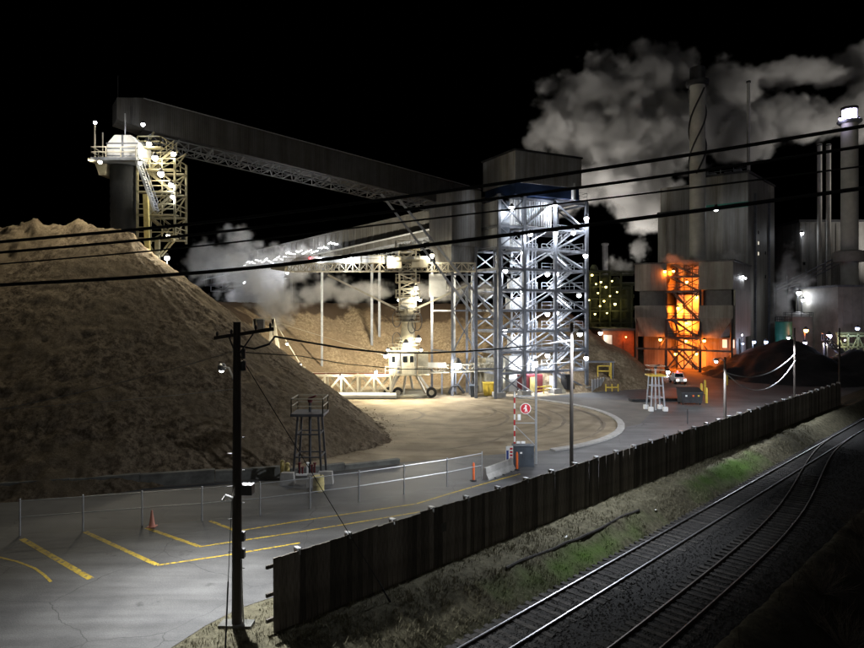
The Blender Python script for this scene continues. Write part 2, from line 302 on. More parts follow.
    def stair(s, p, q, w, side):
        """a steep flight: two stringers, treads, one handrail"""
        p = Vector(p); q = Vector(q); sd_ = Vector(side).normalized() * (w / 2); n = max(3, int((q.z - p.z) / 0.28))
        for k in (-1, 1):
            s.beam(p + sd_ * k, q + sd_ * k, 0.08, 0.26); up = Vector((0, 0, 1.0)); s.beam(p + sd_ * k + up, q + sd_ * k + up, 0.06)
            for t in (0.05, 0.5, 0.95):
                a = p.lerp(q, t) + sd_ * k; s.beam(a, a + up, 0.05)
        for i in range(n):
            a = p.lerp(q, (i + 0.5) / n); s.beam(a - sd_, a + sd_, 0.26, 0.04)
        return s
    def build(s, name, m, parent=None, smooth=None):
        me = bpy.data.meshes.new(name); o = bpy.data.objects.new(name, me)
        org = ORI[parent] if parent else Vector((0, 0, 0))
        me.from_pydata([tuple(p - org) for p in s.v], [], s.f); me.update()
        if isinstance(m, str): m = MATS[m]
        me.materials.append(m)
        if (s.sm if smooth is None else smooth):
            me.polygons.foreach_set('use_smooth', [True] * len(me.polygons))
            try: me.set_sharp_from_angle(angle=R(38))
            except Exception: pass
        col.objects.link(o)
        if parent: o.parent = parent
        ORI[o] = org
        return o
    def top(s, name, m, label, cat, group=None, base=None, kind=None, smooth=None):
        """a thing that is one mesh: origin at its base"""
        if base is None:
            xs = [p.x for p in s.v]; ys = [p.y for p in s.v]; zs = [p.z for p in s.v]
            base = Vector(((min(xs) + max(xs)) / 2, (min(ys) + max(ys)) / 2, min(zs)))
        base = Vector(base)
        for p in s.v: p -= base
        o = s.build(name, m, None, smooth); o.location = base; ORI[o] = base
        if label: o['label'] = label
        if cat: o['category'] = cat
        if group: o['group'] = group
        if kind: o['kind'] = kind
        return o

def thing(name, loc, label, cat, group=None):
    o = bpy.data.objects.new(name, None); col.objects.link(o); o.location = loc; o.empty_display_size = 0.3
    o['label'] = label; o['category'] = cat
    if group: o['group'] = group
    ORI[o] = Vector(loc); return o
def structure(name, mb, m, smooth=None):
    o = mb.build(name, m, None, smooth); o['kind'] = 'structure'; return o
def light(parent, loc, power, color, size=0.15, kind='POINT', aim=None, spot=None, blend=0.6):
    d = bpy.data.lights.new('lamp_light', kind); d.energy = power; d.color = color; d.shadow_soft_size = size
    o = bpy.data.objects.new('lamp_light', d); col.objects.link(o); o.location = Vector(loc) - ORI[parent]; o.parent = parent
    if kind == 'SPOT':
        d.spot_size = R(spot or 120); d.spot_blend = blend
        dr = (Vector(aim) - Vector(loc)); o.rotation_euler = dr.to_track_quat('-Z', 'Y').to_euler()
    return o
LC = {'lamp_white': (0.86, 0.91, 1.0), 'lamp_warm': (1.0, 0.90, 0.68), 'lamp_sodium': (1.0, 0.175, 0.010), 'lamp_yellow': (1.0, 0.8, 0.3), 'lamp_violet': (0.75, 0.68, 1.0), 'lamp_red': (1, 0.1, 0.08), 'lamp_blue': (0.6, 0.72, 1)}
def lamp(parent, p, power, m='lamp_white', r=0.32, aim=None):
    """a bulkhead floodlight: hood with its bright globe below, and its light"""
    p = Vector(p)
    hd = MB(); hd.lathe(p, [(r * 0.35, p.z + r * 1.9), (r * 1.05, p.z + r * 0.75), (r * 1.1, p.z + r * 0.5), (0.01, p.z + r * 0.55)], 10)
    h = hd.build('lamp_hood', 'steel_dark', parent)
    g = MB(); g.ball(p, r, 10, 6); o = g.build('lamp_globe', m, h)
    if power and aim is not None: light(parent, p - Vector((0, 0, r + 0.12)), power, LC[m], 0.12, 'SPOT', aim=p + Vector(aim), spot=165, blend=0.5)
    elif power: light(parent, p - Vector((0, 0, r + 0.12)), power, LC[m], 0.12)
    return h

# fence frame: s along the timber fence (away from the camera), t across it (to the tracks)
F0 = Vector((-5.97, 23.9, 0)); FU = Vector((0.709, 0.7055, 0)); FV = Vector((0.7055, -0.709, 0)); FLEN = 81.9
def F(s, t, z=0.0): return F0 + FU * s + FV * t + Vector((0, 0, z))
def toF(p): r = Vector((p[0], p[1], 0)) - F0; return r.dot(FU), r.dot(FV)

# ================================================================== THE SETTING
g = MB(); g.add([F(-120, -2.62), F(900, -2.62), F(900, -900), F(-120, -700)], [(0, 1, 2, 3)])
structure('ground', g, 'yard_dirt')
# asphalt: car park and service road between timber fence and chain-link fence, sweeping round to the right
ap = [G(-260, 560), G(-100, 512), G(0, 500), G(140, 489), G(290, 478), G(400, 465), G(505, 449.5), G(560, 441), G(600, 432), G(640, 424), G(660, 404), G(600, 398), G(560, 397), G(560, 391), G(640, 390), G(760, 383), G(850, 378), Vector((110, 110, 0))]
a = MB(); far = [F(118, -1.6), F(60, -1.8), F(25, -2.3), F(8, -2.5), F(1.5, -2.5), G(240, 608), G(205, 626), G(165, 652), G(110, 690), Vector((-13, 14, 0)), Vector((-40, 13, 0))]
pts = [Vector((p.x, p.y, 0.006)) for p in ap + far]
a.add(pts, [list(range(len(pts)))])
road = structure('asphalt_road', a, 'asphalt')
bm = bmesh.new(); bm.from_mesh(road.data); bmesh.ops.triangulate(bm, faces=bm.faces[:]); 
for f in bm.faces:
    if f.normal.z < 0: f.normal_flip()
bm.to_mesh(road.data); bm.free()
def stripe(pix, w):
    pp = [G(*p) for p in pix]; mb = MB(); left = []; right = []
    for i, p in enumerate(pp):
        d = (pp[min(i + 1, len(pp) - 1)] - pp[max(i - 1, 0)]).normalized(); nrm = Vector((-d.y, d.x, 0)) * (w / 2); left.append(p + nrm); right.append(p - nrm)
    for i in range(len(pp) - 1):
        q = [left[i], right[i], right[i + 1], left[i + 1]]; mb.add([Vector((v.x, v.y, 0.012)) for v in q], [(0, 1, 2, 3)])
    o = mb.build('painted_line', 'yellow_line', road)
stripe([(22, 539), (91, 579)], 0.30); stripe([(85, 532), (157, 565)], 0.26); stripe([(146, 528), (199, 546.5)], 0.24); stripe([(210, 521), (236, 531)], 0.22)
stripe([(157, 565.5), (232, 554.5), (300, 543)], 0.16); stripe([(199, 547), (300, 532), (420, 512)], 0.16); stripe([(236, 531.5), (300, 521), (416, 504), (452, 493), (487, 483), (520, 474)], 0.16)
stripe([(-40, 551), (0, 557.5), (18, 562), (34, 568), (44, 575), (51, 582)], 0.13)

# sand yard inside the low wall and the ring kerb
RC = Vector((1.4, 71.3, 0)); RR = 18.9
sp = [Vector((-75, 36, 0)), G(-60, 503), G(0, 497.5), G(140, 486.5), G(290, 475.5), G(400, 462.5)]
for k in range(15):
    a_ = R(-78 + (38 + 78) * k / 14); sp.append(RC + Vector((math.cos(a_), math.sin(a_), 0)) * (RR - 0.3))
sp += [Vector((14, 88, 0)), Vector((36, 100, 0)), Vector((40, 135, 0)), Vector((-90, 135, 0))]
s_ = MB(); s_.add([Vector((p.x, p.y, 0.012)) for p in sp], [list(range(len(sp)))]); sand = structure('sand_yard', s_, 'sand')
bm = bmesh.new(); bm.from_mesh(sand.data); bmesh.ops.triangulate(bm, faces=bm.faces[:])
for f in bm.faces:
    if f.normal.z < 0: f.normal_flip()
bm.to_mesh(sand.data); bm.free()
for cx, cy, rr, a0, a1 in ((1.4, 71.3, 17.2, -60, 75), (1.4, 71.3, 16.9, -30, 60), (0.4, 72, 14.2, -50, 70), (0.4, 72, 12.6, -45, 40), (-1, 72, 9.5, -60, 60), (-6, 73, 5.0, -70, 60), (-12, 70, 4.0, -60, 70), (1, 76, 6.5, -50, 80), (-4, 66, 12, -80, -20)):
    m = MB(); k_ = 26; jit = [random.uniform(-.12, .12) for _ in range(k_ + 1)]; wd = [0.05 + 0.16 * math.sin(math.pi * k / k_) * random.uniform(.6, 1.2) for k in range(k_ + 1)]
    for k in range(k_ + 1):
        an = R(a0 + (a1 - a0) * k / k_)
        for q in (-1, 1): r_ = rr + jit[k] * .5 + q * wd[k]; m.v.append(Vector((cx + math.cos(an) * r_, cy + math.sin(an) * r_, 0.018)))
    m.f = [[2 * k, 2 * k + 1, 2 * k + 3, 2 * k + 2] for k in range(k_)]; m.build('tyre_mark', 'tyre_mark', sand)
# ring kerb of concrete segments
kr = thing('ring_kerb', RC + Vector((RR, 0, 0)), 'curved pale concrete kerb sweeping round the sand yard', 'kerb')
for k in range(17):
    a0 = R(-62 + 7 * k); a1 = R(-62 + 7 * k + 6.9); m = MB(); q = []
    for rr in (RR - 0.35, RR + 0.35): q.append([RC + Vector((math.cos(x), math.sin(x), 0)) * rr for x in (a0, a1)])
    b0 = [q[0][0], q[1][0], q[1][1], q[0][1]]; m.prism(b0, 0.0, 0.14); m.build('kerb_segment', 'concrete', kr)
# low retaining wall in front of the left pile
wl_px = [(-110, 508), (-60, 503.5), (0, 498.5), (70, 493), (140, 487.5), (215, 482), (290, 476.5), (345, 470), (400, 463.5)]
lw = thing('low_wall', G(140, 487.5), 'long low dark concrete wall holding the foot of the big pile', 'wall')
for i, (p, q) in enumerate(zip(wl_px, wl_px[1:])):
    hh = [0.85, 0.85, 0.85, 0.8, 0.75, 0.65, 0.4, 0.25][i]; A = G(*p); B = G(*q); d = (B - A).normalized(); nrm = Vector((-d.y, d.x, 0)); m = MB()
    m.prism([A + d * 0.02, B - d * 0.02, B - d * 0.02 + nrm * 0.35, A + d * 0.02 + nrm * 0.35], 0, hh); m.build('wall_section', 'dark_concrete', lw)
    m = MB(); m.prism([A + d * 0.02 - nrm * 0.05, B - d * 0.02 - nrm * 0.05, B - d * 0.02 + nrm * 0.4, A + d * 0.02 + nrm * 0.4], hh + 0.002, hh + 0.12); m.build('coping', 'dark_concrete', lw)

# ------------------------------------------------------------------ piles
def heightfield(x0, x1, y0, y1, nx, ny, fn):
    mb = MB(); vv = []; ix = {}
    hz = [[fn(x0 + (x1 - x0) * i / nx, y0 + (y1 - y0) * j / ny) for i in range(nx + 1)] for j in range(ny + 1)]
    for j in range(ny + 1):
        for i in range(nx + 1):
            ix[i, j] = len(vv); vv.append((x0 + (x1 - x0) * i / nx, y0 + (y1 - y0) * j / ny, hz[j][i]))
    fs_ = []
    for j in range(ny):
        for i in range(nx):
            if max(hz[j][i], hz[j + 1][i], hz[j][i + 1], hz[j + 1][i + 1]) > 0.0: fs_.append((ix[i, j], ix[i + 1, j], ix[i + 1, j + 1], ix[i, j + 1]))
    used = sorted({k for f in fs_ for k in f}); mp = {k: n for n, k in enumerate(used)}
    mb.v = [Vector(vv[k]) for k in used]; mb.f = [[mp[k] for k in f] for f in fs_]; return mb
def fbm(x, y, sc_, o=5): return noise.fractal(Vector((x * sc_, y * sc_, 3.7)), 0.9, 2.1, o)
def seg_dist(x, y, ax, ay, bx, by):
    dx, dy = bx - ax, by - ay; t = max(0, min(1, ((x - ax) * dx + (y - ay) * dy) / (dx * dx + dy * dy))); return math.hypot(x - ax - t * dx, y - ay - t * dy), t
def left_pile(x, y):
    d, t = seg_dist(x, y, -85, 60, -33.0, 65.6)
    wob = fbm(x, y, 0.07, 3) * 0.5
    h = 21.1 - 0.80 * math.sqrt(d * d + 1.4) + wob * min(1, d / 6) 
    an0 = math.degrees(math.atan2(y - 65.6, x + 33.0)); h += 0.28 * max(0, d - 18.5) * max(0, 1 - abs(an0 + 14) / 30)
    h += max(0, 1 - d / 7) * (fbm(x + 9, y, 0.32) * 1.3 + 0.35)
    if h > -0.6:
        an = math.atan2(y - 65.6, x + 33.0) if x > -33.0 else (x + 33.0) / 22.0
        h += fbm(an * 26, d * 0.10, 0.8, 4) * 0.15 * min(1, d / 5) + fbm(x, y * 1.4, 0.8, 4) * 0.17 + fbm(x + 50, y, 2.6, 3) * 0.08
    h -= max(0, x + 9) * 0.03
    return max(h, -0.3)
mb = heightfield(-84, 0, 36, 100, 420, 320, left_pile); mb.sm = True
mb.top('bark_pile', 'bark_chips', 'huge dark brown bark chip pile on the left under the conveyor head', 'pile', base=(-33.0, 65.6, 0), smooth=True)
rng = np.random.RandomState(21); V = []; Fc = []
for _ in range(5200):
    an = R(-75 + 120 * rng.rand()); rr = 24.6 + abs(rng.randn()) * 1.5 + (2.4 * max(0, 1 - abs(math.degrees(an) + 14) / 30)); x, y = -33.0 + math.cos(an) * rr, 65.6 + math.sin(an) * rr
    if left_pile(x, y) > 0.25 or y < 45.5: continue
    r = 0.03 + 0.09 * rng.rand() ** 3; o = len(V); z0 = max(left_pile(x, y), 0.012)
    for q in range(5): a_ = rng.rand() * 6.28; V.append((x + math.cos(a_) * r, y + math.sin(a_) * r, z0 + (r * 0.9 * rng.rand() if q else r)))
    Fc += [(o, o + 1, o + 2), (o, o + 2, o + 3), (o, o + 3, o + 4), (o, o + 4, o + 1)]
me = bpy.data.meshes.new('spilled_chips'); me.from_pydata(V, [], Fc); spc = bpy.data.objects.new('spilled_chips', me); col.objects.link(spc); me.materials.append(MATS['bark_chips'])
spc['kind'] = 'stuff'; spc['label'] = 'loose bark chips spilled round the foot of the big pile'; spc['category'] = 'chips'
CC = (-3.0, 93.0)
def far_pile(x, y):
    dx, dy = x - CC[0], y - CC[1]; r = math.hypot(dx, dy); an = math.degrees(math.atan2(dy, dx)) % 360
    a0, a1 = 40, 196; ac = min(max(an if an < 290 else an - 360, a0), a1)
    ex, ey = CC[0] + 30 * math.cos(R(ac)), CC[1] + 30 * math.sin(R(ac)); d = math.hypot(x - ex, y - ey)
    h = 14.2 - 0.74 * math.sqrt(d * d + 1.6) + fbm(x, y, 0.10) * 0.9 * min(1, d / 5)
    if h > -0.6: h += fbm(an * 0.42, r * 0.12, 0.5) * 0.35 * min(1, d / 3) + fbm(x, y, 0.5, 3) * 0.18 + fbm(x, y, 1.6, 3) * 0.06
    return max(h, -0.3)
mb = heightfield(-56, 50, 74, 146, 300, 200, far_pile); mb.sm = True
mb.top('wood_chip_pile', 'wood_chips', 'crescent of tan wood chips curving behind the lit stacker machine', 'pile', base=(-3, 123, 0), smooth=True)
def coal_pile(cx, cy, h0, k, seed):
    def fn(x, y):
        d = math.hypot(x - cx, (y - cy) * 0.8); return max(h0 - k * math.sqrt(d * d + 3) + fbm(x + seed, y, 0.25) * 0.9, -0.3)
    return fn
for cx, cy, h0, k, lab in ((px_x(785, 116), 116, 7.2, 0.52, 'black coal heap behind the far end of the timber fence'), (px_x(868, 112), 112, 6.0, 0.55, 'smaller black coal heap cut by the right edge of the picture')):
    mb = heightfield(cx - 20, cx + 20, cy - 22, cy + 22, 70, 70, coal_pile(cx, cy, h0, k, cx)); mb.sm = True
    mb.top('coal_pile', 'coal', lab, 'pile', 'coal heaps', base=(cx, cy, 0), smooth=True)

# ------------------------------------------------------------------ track side terrain
def ter_z(s, t):
    z = 0
    if t < 0.06: return -0.012
    if t < 6: t += 0.9 * min(max(s, 0), 90) / 60 * min(1, t)
    if t < 2.4: z = -0.10 * t / 2.4
    elif t < 3.9: z = -0.10 - 1.1 * (t - 2.4) / 1.5
    else: z = -1.2 - 0.3 * min(1, (t - 3.9) / 0.4) * (1 if t < 10.8 else max(0, 1 - (t - 10.8) / 0.5))
    if t > 11.2: z -= min((t - 11.2) * 0.25, 1.2)
    if t > 17: z += min((t - 17) * 0.30, 9)
    w = min(1, t / 0.8)
    if t < 4 or t > 11: z += w * (fbm(s, t, 0.5) * 0.14 + fbm(s, t, 1.9, 3) * 0.04)
    return z - 0.012
def green_at(s, t):
    a = max(0, 1 - abs(t - 2.3) / 1.1) * max(0, 1 - abs(s - 39) / 9) * 1.5 + max(0, 1 - abs(t - 3.1) / 0.9) * max(0, 1 - abs(s - 17) / 9) * 0.8
    b = max(0, 1 - abs(t - 4.6) / 1.2) * 0.25
    return max(0, min(1, (a + b) * 1.0 + fbm(s, t, 0.7) * 0.35 * (1 if a > 0.02 else 0)))
ss = list(np.linspace(-26, 70, 240)) + list(np.linspace(74, 400, 40)); tt = list(np.linspace(-2.65, -0.1, 12)) + list(np.linspace(0.06, 12, 60)) + list(np.linspace(12.6, 26, 24)) + [30, 40, 60, 90]
mb = MB(); gr = []
for s0 in ss:
    for t0 in tt: mb.v.append(F(s0, t0, ter_z(s0, t0))); gr.append(green_at(s0, t0))
nt = len(tt)
for i in range(len(ss) - 1):
    for j in range(nt - 1): mb.f.append([i * nt + j, i * nt + j + 1, (i + 1) * nt + j + 1, (i + 1) * nt + j])
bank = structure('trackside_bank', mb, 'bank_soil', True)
dk_ = bank.data.attributes.new('dark', 'FLOAT', 'POINT'); dk_.data.foreach_set('value', [max(0.0, min(1.0, (t0 - 11.0 + 0.9 * fbm(s0, t0, 0.5)) / 1.4)) for s0 in ss for t0 in tt])  # bank colour darkened past the siding in place of fading light
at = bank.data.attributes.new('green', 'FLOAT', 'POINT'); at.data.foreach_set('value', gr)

# dry grass on the bank: uncountable blades as one mesh
def blades(n, srange, trange, hmin, hmax, seed, dens=None, skip_=None):
    rng = np.random.RandomState(seed); V = []; Fc = []; A = []
    for _ in range(n):
        s0 = srange[0] + (srange[1] - srange[0]) * rng.rand() ** 1.5; t0 = trange[0] + (trange[1] - trange[0]) * rng.rand()
        if dens and rng.rand() > dens(s0, t0): continue
        if skip_ and skip_(s0, t0): continue
        z = ter_z(s0, t0); b = F(s0, t0, z); gq = green_at(s0, t0)
        for _k in range(3):
            a_ = rng.rand() * 6.283; lean = rng.rand() * 0.9; h = hmin + (hmax - hmin) * rng.rand() ** 2
            if gq > 0.35: h *= 0.5
            w = 0.008 + 0.010 * rng.rand(); c, s1 = math.cos(a_), math.sin(a_); o = len(V); bx = b.x + (rng.rand() - 0.5) * 0.12; by = b.y + (rng.rand() - 0.5) * 0.12
            V += [(bx - s1 * w, by + c * w, b.z - 0.02), (bx + s1 * w, by - c * w, b.z - 0.02), (bx + c * h * lean, by + s1 * h * lean, b.z + h * (1 - 0.45 * lean))]
            Fc.append((o, o + 1, o + 2)); A += [gq] * 3
    me = bpy.data.meshes.new('grass'); me.from_pydata(V, [], Fc); o = bpy.data.objects.new('grass', me); col.objects.link(o); me.materials.append(MATS['dry_grass'])
    at = me.attributes.new('green', 'FLOAT', 'POINT'); at.data.foreach_set('value', A); return o
def dens(s, t): return 0.5 + fbm(s * 1.0, t * 1.0, 0.8) * 0.9
gs = blades(34000, (-12, 62), (0.12, 3.9), 0.05, 0.34, 3, dens)
gs['kind'] = 'stuff'; gs['label'] = 'dry pale grass on the bank between timber fence and tracks'; gs['category'] = 'grass'
def on_road(s0, t0):
    p = F(s0, t0); px = 432 + FPX * p.x / p.y; py = HOR + FPX * H / p.y
    return t0 < 0.1 and py < np.interp(px, [110, 165, 205, 240, 272], [690, 652, 626, 609, 598]) + 2
gs3 = blades(9000, (-9, 12), (-2.45, 0.1), 0.04, 0.22, 8, dens, on_road); gs3.name = 'verge_grass'
gs3['kind'] = 'stuff'; gs3['label'] = 'dry grass round the foot of the utility pole'; gs3['category'] = 'grass'
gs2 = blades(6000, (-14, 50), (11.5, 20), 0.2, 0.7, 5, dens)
gs2['kind'] = 'stuff'; gs2['label'] = 'rough grass in a shade colour beyond the second track'; gs2['category'] = 'grass'; gs2.name = 'rough_grass'; gs2.data.materials.clear(); gs2.data.materials.append(MATS['unlit_grass'])

# ------------------------------------------------------------------ railway
def t_main(s): return 5.2 - 0.9 * s / 60.0
SID = [(-30, 9.5), (-10, 9.4), (10, 9.2), (17, 9.02), (24, 8.8), (30, 8.45), (38, 7.45), (44, 6.4), (50, 5.45), (55, 4.72), (60, 4.33), (66, 4.23)]
def t_sid(s):
    xs = [a for a, b in SID]; ys = [b for a, b in SID]
    lo = sum(np.interp(s + k, xs, ys) for k in (-4, -2, 0, 2, 4)) / 5; return float(lo)
def track_line(fn, s, off):
    d = (fn(s + 0.3) - fn(s - 0.3)) / 0.6; n = Vector((-d, 1, 0)).normalized(); return F(s + n.x * off, fn(s) + n.y * off, 0)
bed = MB(); o_ = 0
rows = list(np.linspace(-26, 120, 220))
for s0 in rows:
    for k, (t0, z0) in enumerate([(3.55, -1.32), (4.1, -1.14), (6.3, -1.12), (7.2, -1.24), (8.0, -1.15), (10.3, -1.13), (11.2, -1.34)]):
        if k < 3: t0 -= 0.9 * min(max(s0, 0), 90) / 60
        bed.v.append(F(s0, t0, z0 + fbm(s0 * 2, t0 * 2, 0.8) * 0.02))
for i in range(len(rows) - 1):
    for k in range(6): bed.f.append([i * 7 + k, i * 7 + k + 1, (i + 1) * 7 + k + 1, (i + 1) * 7 + k])
structure('ballast_bed', bed, 'ballast_bed', True)
rng = np.random.RandomState(11); V = []; Fc = []
oct_ = np.array([(1, 0, 0), (0, 1, 0), (-1, 0, 0), (0, -1, 0), (0, 0, 1), (0, 0, -1)], float); of = [(0, 1, 4), (1, 2, 4), (2, 3, 4), (3, 0, 4), (1, 0, 5), (2, 1, 5), (3, 2, 5), (0, 3, 5)]
for _ in range(26000):
    s0 = -8 + 66 * rng.rand() ** 1.8; t0 = 3.5 + 7.6 * rng.rand(); z0 = np.interp(t0, [3.55, 4.1, 6.3, 7.2, 8.0, 10.3, 11.2], [-1.32, -1.14, -1.12, -1.24, -1.15, -1.13, -1.34])
    if any(abs(abs(t0 - f(s0)) - 0.7175) < 0.09 for f in (t_main, t_sid)): continue
    r = 0.025 + 0.035 * rng.rand(); c = F(s0, t0, z0 + r * 0.3); o = len(V); an = rng.rand() * 6.28; ca, sa = math.cos(an), math.sin(an)
    q = oct_ * r * (0.7 + 0.6 * rng.rand(6, 1)); V += [(c.x + x * ca - y * sa, c.y + x * sa + y * ca, c.z + z * 0.8) for x, y, z in q]; Fc += [(a + o, b + o, d + o) for a, b, d in of]
me = bpy.data.meshes.new('ballast_stones'); me.from_pydata(V, [], Fc); bs = bpy.data.objects.new('ballast_stones', me); col.objects.link(bs); me.materials.append(MATS['ballast_stone'])
bs['kind'] = 'stuff'; bs['label'] = 'grey crushed stone ballast under both railway tracks'; bs['category'] = 'ballast'

slp = MB(); slp.box(-0.115, 0.115, -1.3, 1.3, -0.15, 0.0); slm = []
for k in range(4):
    q = MB(); q.v = [v + Vector((random.uniform(-.012, .012), random.uniform(-.05, .05), random.uniform(-.012, .006))) for v in slp.v]; q.f = slp.f
    me = bpy.data.meshes.new('sleeper'); me.from_pydata([tuple(v) for v in q.v], [], q.f); me.materials.append(MATS['sleeper_wood']); slm.append(me)
def track(name, fn, s0, s1, label):
    root = thing(name, F(6, fn(6), -1.2), label, 'railway track', 'railway tracks')
    n = int((s1 - s0) / 0.9)
    for side in (-0.7175, 0.7175):
        pts = [track_line(fn, s0 + (s1 - s0) * i / n, side) for i in range(n + 1)]
        base = MB(); head = MB(); nv = Vector((0, 0, 1))
        def strip(mb, prof):
            k = len(prof); o = len(mb.v)
            for i, p in enumerate(pts):
                d = (pts[min(i + 1, n)] - pts[max(i - 1, 0)]).normalized(); nr = Vector((d.y, -d.x, 0))
                for w, z in prof: mb.v.append(p + nr * w + Vector((0, 0, z - (0.006 if fn is t_sid else 0))))
            for i in range(n):
                for j in range(k): mb.f.append([o + i * k + j, o + i * k + (j + 1) % k, o + (i + 1) * k + (j + 1) % k, o + (i + 1) * k + j])
            mb.f.append([o + j for j in range(k)]); mb.f.append([o + n * k + j for j in range(k)][::-1])
        strip(base, [(-0.075, -1.16), (0.075, -1.16), (0.07, -1.14), (0.012, -1.10), (0.012, -1.03), (-0.012, -1.03), (-0.012, -1.12), (-0.07, -1.14)])
        strip(head, [(-0.036, -1.033), (0.036, -1.033), (0.036, -1.0), (0.026, -0.99), (-0.026, -0.99), (-0.036, -1.0)])
        rr = base.build('rail', 'rail_side', root, False); head.build('rail_head', 'rail_head' if fn is t_main else 'dull_rail_head', rr, True)
    k = 0; s = s0 + 0.3
    while s < min(s1, 62 if fn is t_main else 45) and k < 145:
        p = track_line(fn, s, 0); d = track_line(fn, s + 0.2, 0) - track_line(fn, s - 0.2, 0)
        o = bpy.data.objects.new('sleeper', random.choice(slm)); col.objects.link(o); o.parent = root
        o.location = p + Vector((0, 0, -1.10)) - ORI[root] + Vector((0, 0, random.uniform(-0.012, 0.006))); o.rotation_euler = (0, 0, math.atan2(d.y, d.x) + random.uniform(-.02, .02))
        s += 0.58; k += 1
    return root
track('railway_track', t_main, -14, 115, 'straight railway track with shiny rails nearest the timber fence')
track('railway_track', t_sid, -16, 63, 'dull siding track curving into the main track')

# bare shrubs on the dark bank, bottom right
def shrub(s0, t0, h, n, label):
    b = F(s0, t0, ter_z(s0, t0) - 0.05); root = thing('bare_shrub', b, label, 'shrub', 'bare shrubs on the dark bank')
    mb = MB()
    for k in range(n):
        an = random.uniform(0, 6.28); el = random.uniform(0.5, 1.35); L = h * random.uniform(0.6, 1.0); d = Vector((math.cos(an) * math.cos(el), math.sin(an) * math.cos(el), math.sin(el)))
        pts = [b + d * L * q + Vector((random.uniform(-.06, .06), random.uniform(-.06, .06), -0.12 * q * q * L)) for q in (0, .35, .7, 1)]
        mb.tube(pts, [0.018, 0.013, 0.009, 0.004], 4, False)
        for _ in range(5):
            q = random.uniform(0.3, 0.95); p = b + d * L * q; e = (d + Vector((random.uniform(-1, 1), random.uniform(-1, 1), random.uniform(-.2, .8))) * 0.8).normalized()
            mb.tube([p, p + e * L * 0.2, p + e * L * 0.38 + Vector((0, 0, 0.05))], [0.008, 0.005, 0.002], 3, False)
    mb.build('branches', 'twig', root); st = MB(); st.lathe(b, [(0.09, b.z - 0.1), (0.05, b.z + 0.15)], 7); st.build('stump', 'twig', root)
sh = [(22, 12.6, 1.9, 'broad bare shrub closest to the siding rails'), (27, 13.5, 2.3, 'tall bare shrub behind the broad one beside the siding'), (18, 14.5, 2.0, 'bare shrub low on the dark bank at bottom right'), (32, 12.2, 1.7, 'small bare shrub near where the siding bends'), (36, 14.5, 2.4, 'spreading bare shrub high on the dark bank'), (14, 16.5, 2.2, 'bare shrub nearest the bottom right corner'), (40, 11.6, 1.5, 'low bare shrub beside the junction of the tracks'), (25, 17.0, 2.5, 'large bare shrub deep in the dark at right edge')]
for s0, t0, h, lab in sh: shrub(s0, t0, h, 46, lab)

# ------------------------------------------------------------------ timber fence
fr = thing('timber_fence', F(0, 0, 0), 'tall dark timber plank fence running beside the railway', 'fence')
PW = 0.281; NPL = int(FLEN / PW); pm = []
for k in range(7):
    h = 2.80 + random.uniform(-0.008, 0.008); q = MB(); e = random.uniform(-0.01, 0.01)
    q.hexa([(0.0, -0.02, 0), (PW + 0.006, -0.02, 0), (PW + 0.006, 0.02, 0), (0.0, 0.02, 0), (0.0, -0.02, h), (PW + 0.006, -0.02, h + e), (PW + 0.006, 0.02, h + e), (0.0, 0.02, h)])
    me = bpy.data.meshes.new('plank'); me.from_pydata([tuple(v) for v in q.v], [], q.f); me.materials.append(MATS['fence_wood']); pm.append(me)
fang = math.atan2(FU.y, FU.x)
for k in range(NPL):
    o = bpy.data.objects.new('plank', random.choice(pm)); col.objects.link(o); o.parent = fr
    o.location = FU * (k * PW) + FV * (0.10 + random.uniform(-.018, .018)) + Vector((0, 0, -0.04 + 0.02 * math.sin((k // 9) * 2.4)))  ; o.rotation_euler = (random.uniform(-.012, .012), random.uniform(-.002, .002), fang)
for z in (0.45, 1.4, 2.45):
    m = MB(); m.beam(F(-0.25, 0.0, z), F(FLEN, 0.0, z), 0.09, 0.14); m.build('fence_rail', 'fence_wood', fr)
for k in range(int(FLEN / 2.42) + 1):
    s0 = k * 2.42 + 1.1
    if s0 > FLEN: break
    m = MB(); m.beam(F(s0, -0.12, -0.1), F(s0, -0.12, 2.86), 0.12); po = m.build('fence_post', 'fence_wood', fr)
    m = MB(); m.beam(F(s0, -0.1, 2.84), F(s0, 0.17, 2.84), 0.16, 0.05); m.beam(F(s0, 0.155, 2.62), F(s0, 0.155, 2.86), 0.10, 0.03, up=(FU.x, FU.y, 0)); m.build('post_bracket', 'galvanised', po)
m = MB(); m.lbox(lambda a, b, z: F(8.9 + a, 0.135 + b, z), 0, 0.32, 0, 0.02, 1.55, 1.95); m.build('notice_plate', 'dark_concrete', fr)
# discarded timber edging along the grass
m = MB(); pts = [F(s0, 2.3 + 0.06 * math.sin(s0 * 0.8), ter_z(s0, 2.3) + 0.04) for s0 in np.linspace(11, 24, 14)]; m.tube(pts, 0.07, 6)
m.top('old_pipe', 'sleeper_wood', 'long dark pipe lying in the dry grass beside the fence', 'pipe')
for s0, t0, lab in ((16.5, 2.0, 'white scrap of litter in the grass near the pipe end'), (25.5, 2.6, 'pale crumpled litter in the grass farther along the fence')):
    m = MB(); b = F(s0, t0, ter_z(s0, t0) + 0.05); m.v = [b + Vector((random.uniform(-.13, .13), random.uniform(-.13, .13), random.uniform(-.03, .09))) for _ in range(9)]; m.f = [(0, 1, 2), (2, 3, 4), (4, 5, 6), (6, 7, 8), (0, 4, 8), (1, 5, 7), (2, 6, 3)]
    m.top('paper_litter', 'white_paint', lab, 'litter', 'litter in the grass')

